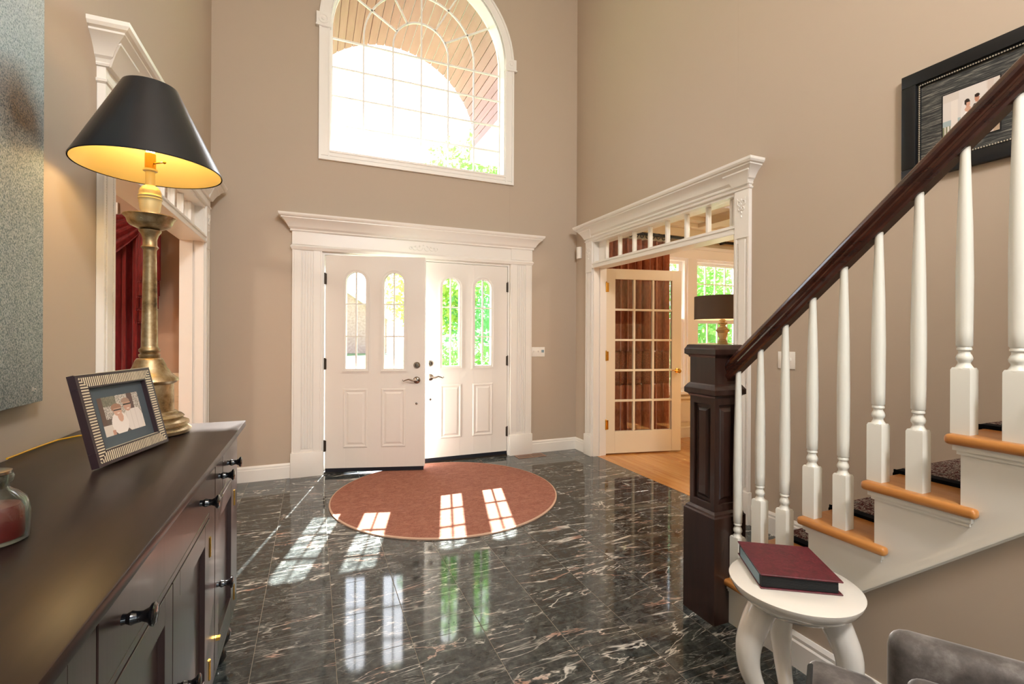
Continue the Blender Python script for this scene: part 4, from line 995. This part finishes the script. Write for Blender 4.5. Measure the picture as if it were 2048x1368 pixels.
# ------------------------------------------------------------------ office: curtain, rod, lamp
def drape(x0, x1, zt, zbf, y, amp, waves, mt, parent, name, fnz=None, nz=24, seed=1):
    rnd = random.Random(seed); phs = [rnd.uniform(0, 6) for _ in range(4)]; mb = MB(); nx = int(waves*14)
    def Y(s_, t_): 
        f_ = waves*2*pi*s_; return y+amp*(.75+.25*t_)*(sin(f_+.8*sin(f_*.23+phs[0])+.25*t_)+.3*sin(f_*.5+phs[1])+.25*t_*sin(f_*.31+phs[2]))
    ids = []
    for j in range(nz+1):
        t_ = j/nz; row = []
        for i in range(nx+1):
            s_ = i/nx; x = x0+(x1-x0)*s_; zb0 = zbf(s_) if callable(zbf) else zbf
            row.append(mb.P((x+.01*sin(waves*2*pi*s_*2), Y(s_, t_), zt+(zb0-zt)*t_)))
        ids.append(row)
    for j in range(nz):
        for i in range(nx): mb.f.append([ids[j][i], ids[j][i+1], ids[j+1][i+1], ids[j+1][i]])
    ob = build(name, mb, mt, parent, smooth=True, ang=180); return solid(ob, .003)
cu = thing('rust_curtain', 'rust brown velvet curtain with an embroidered band behind the french door', 'curtain', (3.65, 4.6, 0))
drape(3.12, 4.07, 2.46, 1.12, 4.62, .035, 9, 'rust', cu, 'drape_upper')
drape(3.12, 4.07, 1.12, .72, 4.62, .035, 9, 'rustband', cu, 'embroidered_band', nz=8)
drape(3.12, 4.07, .72, .012, 4.62, .035, 9, 'rust', cu, 'drape_lower', nz=12)
for k in range(12):
    x = 3.15+k*.082; pts = [(x, 4.62+.033*cos(a*pi/6), 2.515+.033*sin(a*pi/6)) for a in range(13)]
    build('curtain_ring', MB().tube(pts, .005, 6), 'iron', cu, smooth=True)
rd = thing('curtain_rod', 'black iron curtain rod above the side room window', 'curtain rod', (4.3, 4.62, 2.53))
build('rod', MB().tube([(3.08, 4.62, 2.53), (5.6, 4.62, 2.53)], .017, 12), 'iron', rd, smooth=True)
for x in (3.06, 5.62): build('finial', MB().ball((x, 4.62, 2.53), .035, 10), 'iron', rd, smooth=True)
for x in (3.2, 5.0): build('bracket', MB().box(x-.01, x+.01, 4.62, D, 2.52, 2.54), 'iron', rd)
ox, oy = 3.425, 3.2
nt_ = thing('round_side_table', 'small dark round table hidden behind the newel post in the side room', 'table', (ox, oy, 0))
build('tabletop', MB().lathe([(.22, .72), (.235, .73), (.235, .745), (.001, .75)], (ox, oy, 0), 32), 'newel', nt_, smooth=True)
build('pedestal', MB().lathe([(.16, 0), (.16, .02), (.03, .06), (.025, .68), (.08, .72)], (ox, oy, 0), 20), 'newel', nt_, smooth=True)
ol = thing('drum_lamp', 'ringed silver brown lamp with a taupe drum shade behind the newel post', 'lamp', (ox, oy, .75))
pr2 = []; zz = .752
body = [(.09, .752), (.09, .78), (.03, .82), (.07, .95), (.085, 1.02), (.05, 1.10), (.030, 1.16), (.055, 1.215), (.048, 1.225), (.030, 1.275), (.045, 1.33), (.062, 1.352), (.040, 1.375), (.022, 1.395), (.040, 1.415), (.020, 1.43), (.030, 1.44), (.012, 1.46)]
for (ra, za), (rb, zb3) in zip(body, body[1:]):
    n = max(1, int(abs(zb3-za)/.009))
    for k in range(n):
        r_ = ra+(rb-ra)*k/n; z = za+(zb3-za)*k/n; h_ = (zb3-za)/n; pr2 += [(r_*.90, z), (r_, z+h_*.25), (r_, z+h_*.7)]
build('lamp_body', MB().lathe(pr2, (ox, oy, 0), 24), 'ringed', ol, smooth=True, ang=50)
build('drum_shade', MB().lathe([(.243, 1.452), (.243, 1.662), (.241, 1.662), (.241, 1.452)], (ox, oy, 0), 48, cap=False), 'lampshade2', ol, smooth=True)
build('shade_lining', MB().lathe([(.239, 1.453), (.239, 1.661)], (ox, oy, 0), 48, cap=False), 'drum_in', ol, smooth=True)
build('light_bulb', MB().ball((ox, oy, 1.54), .03, 12), 'bulb', ol, smooth=True)
q = bpy.data.lights.new('drum_glow', 'POINT'); q.energy = .5; q.color = (1, .85, .65); q.shadow_soft_size = .035
qo = bpy.data.objects.new('drum_glow', q); COL.objects.link(qo); qo.parent = ol; qo.location = (0, 0, 1.60-.75)

# ------------------------------------------------------------------ dining room curtain
rc = thing('red_curtain', 'dark red damask curtain with swag and beaded fringe in the room beyond the left opening', 'curtain', (-1.4, 4.6, 0))
drape(-1.62, -1.27, 2.2, .05, 4.60, .028, 5, 'redcloth', rc, 'drape', seed=4)
def jb(s_): return 2.0-.42*s_ if False else (1.50+.16*int(s_*4)/4 if s_ < 1 else 1.62)
for k in range(4):
    x0, x1 = -1.30+k*.0, -1.135; zt = 2.26; zb2 = (1.40, 1.50, 1.60, 1.72)[k]
    drape(-1.30+.012*k, -1.165+.012*k, 2.26, zb2, 4.585-.018*k, .010, 2.2, 'redcloth', rc, 'jabot', nz=8, seed=5+k)
    mb = MB()
    for i in range(11):
        x = -1.30+.012*k+.0135*i; mb.ball((x, 4.583-.018*k, zb2-.014), .006, 6); mb.tube([(x, 4.583-.018*k, zb2), (x, 4.583-.018*k, zb2-.02)], .002, 4)
    tag(build('beaded_fringe', mb, 'redcloth', rc, smooth=True), kind='stuff')
mb = MB(); rows_ = []
for j in range(17):
    t_ = j/16; row = []
    for i in range(25):
        s_ = i/24; x = -1.15-1.5*s_; sag = 4*s_*(1-s_)
        z = 2.30-.06*t_-sag*(.10+.42*t_)-.12*s_*(1-s_)
        row.append(mb.P((x, 4.56-.05*sag*sin(t_*pi)-.016*sin(t_*26)*min(1, sag*2), z)))
    rows_.append(row)
for j in range(16):
    for i in range(24): mb.f.append([rows_[j][i], rows_[j][i+1], rows_[j+1][i+1], rows_[j+1][i]])
solid(build('swag', mb, 'redcloth', rc, smooth=True, ang=180), .003)

# unseen pendant, added as fill light for the two-storey hall
cd = thing('hall_fill_pendant', 'added fill lamp shaped as a brass and white glass pendant outside the frame', 'lamp', (1.0, -1.3, 4.3))
build('globe', MB().lathe([(.02, 4.18), (.14, 4.20), (.20, 4.28), (.20, 4.34), (.14, 4.42), (.03, 4.45)], (1, -1.3, 0), 24), mat('milk_glass', 'fff4e4', .4, emit='ffe8cf', es=6), cd, smooth=True)
build('chain', MB().tube([(1, -1.3, 4.45), (1, -1.3, 5.4)], .01, 6), 'brass', cd)
q = bpy.data.lights.new('pendant_fill', 'POINT'); q.energy = 75; q.color = (1, .97, .95); q.shadow_soft_size = .3
qo = bpy.data.objects.new('pendant_fill', q); COL.objects.link(qo); qo.parent = cd; qo.location = (0, 0, -.35)

of = thing('office_fill_lamp', 'added fill lamp, a small round white dish on the side room ceiling outside the frame', 'lamp', (4.5, 2.3, 2.75))  # unseen lamp added to brighten the side room
build('fill_dish', MB().lathe([(.16, 2.748), (.15, 2.70), (.09, 2.665), (.001, 2.655)], (4.5, 2.3, 0), 24), bpy.data.materials['milk_glass'], of, smooth=True)
q = bpy.data.lights.new('office_fill', 'POINT'); q.energy = 7; q.color = (1, .9, .76); q.shadow_soft_size = .12
qo = bpy.data.objects.new('office_fill', q); COL.objects.link(qo); qo.parent = of; qo.location = (0, 0, -.25)

df = thing('dining_fill_lamp', 'added fill lamp, a round white dish on the dining side ceiling outside the frame', 'lamp', (-2.6, 2.6, 2.75))  # lamp put in out of view to lift the light beyond the left opening
build('fill_dish', MB().lathe([(.16, 2.748), (.15, 2.70), (.09, 2.665), (.001, 2.655)], (-2.6, 2.6, 0), 24), bpy.data.materials['milk_glass'], df, smooth=True)
q = bpy.data.lights.new('dining_fill', 'POINT'); q.energy = 12; q.color = (1, .9, .78); q.shadow_soft_size = .12
qo = bpy.data.objects.new('dining_fill', q); COL.objects.link(qo); qo.parent = df; qo.location = (0, 0, -.25)
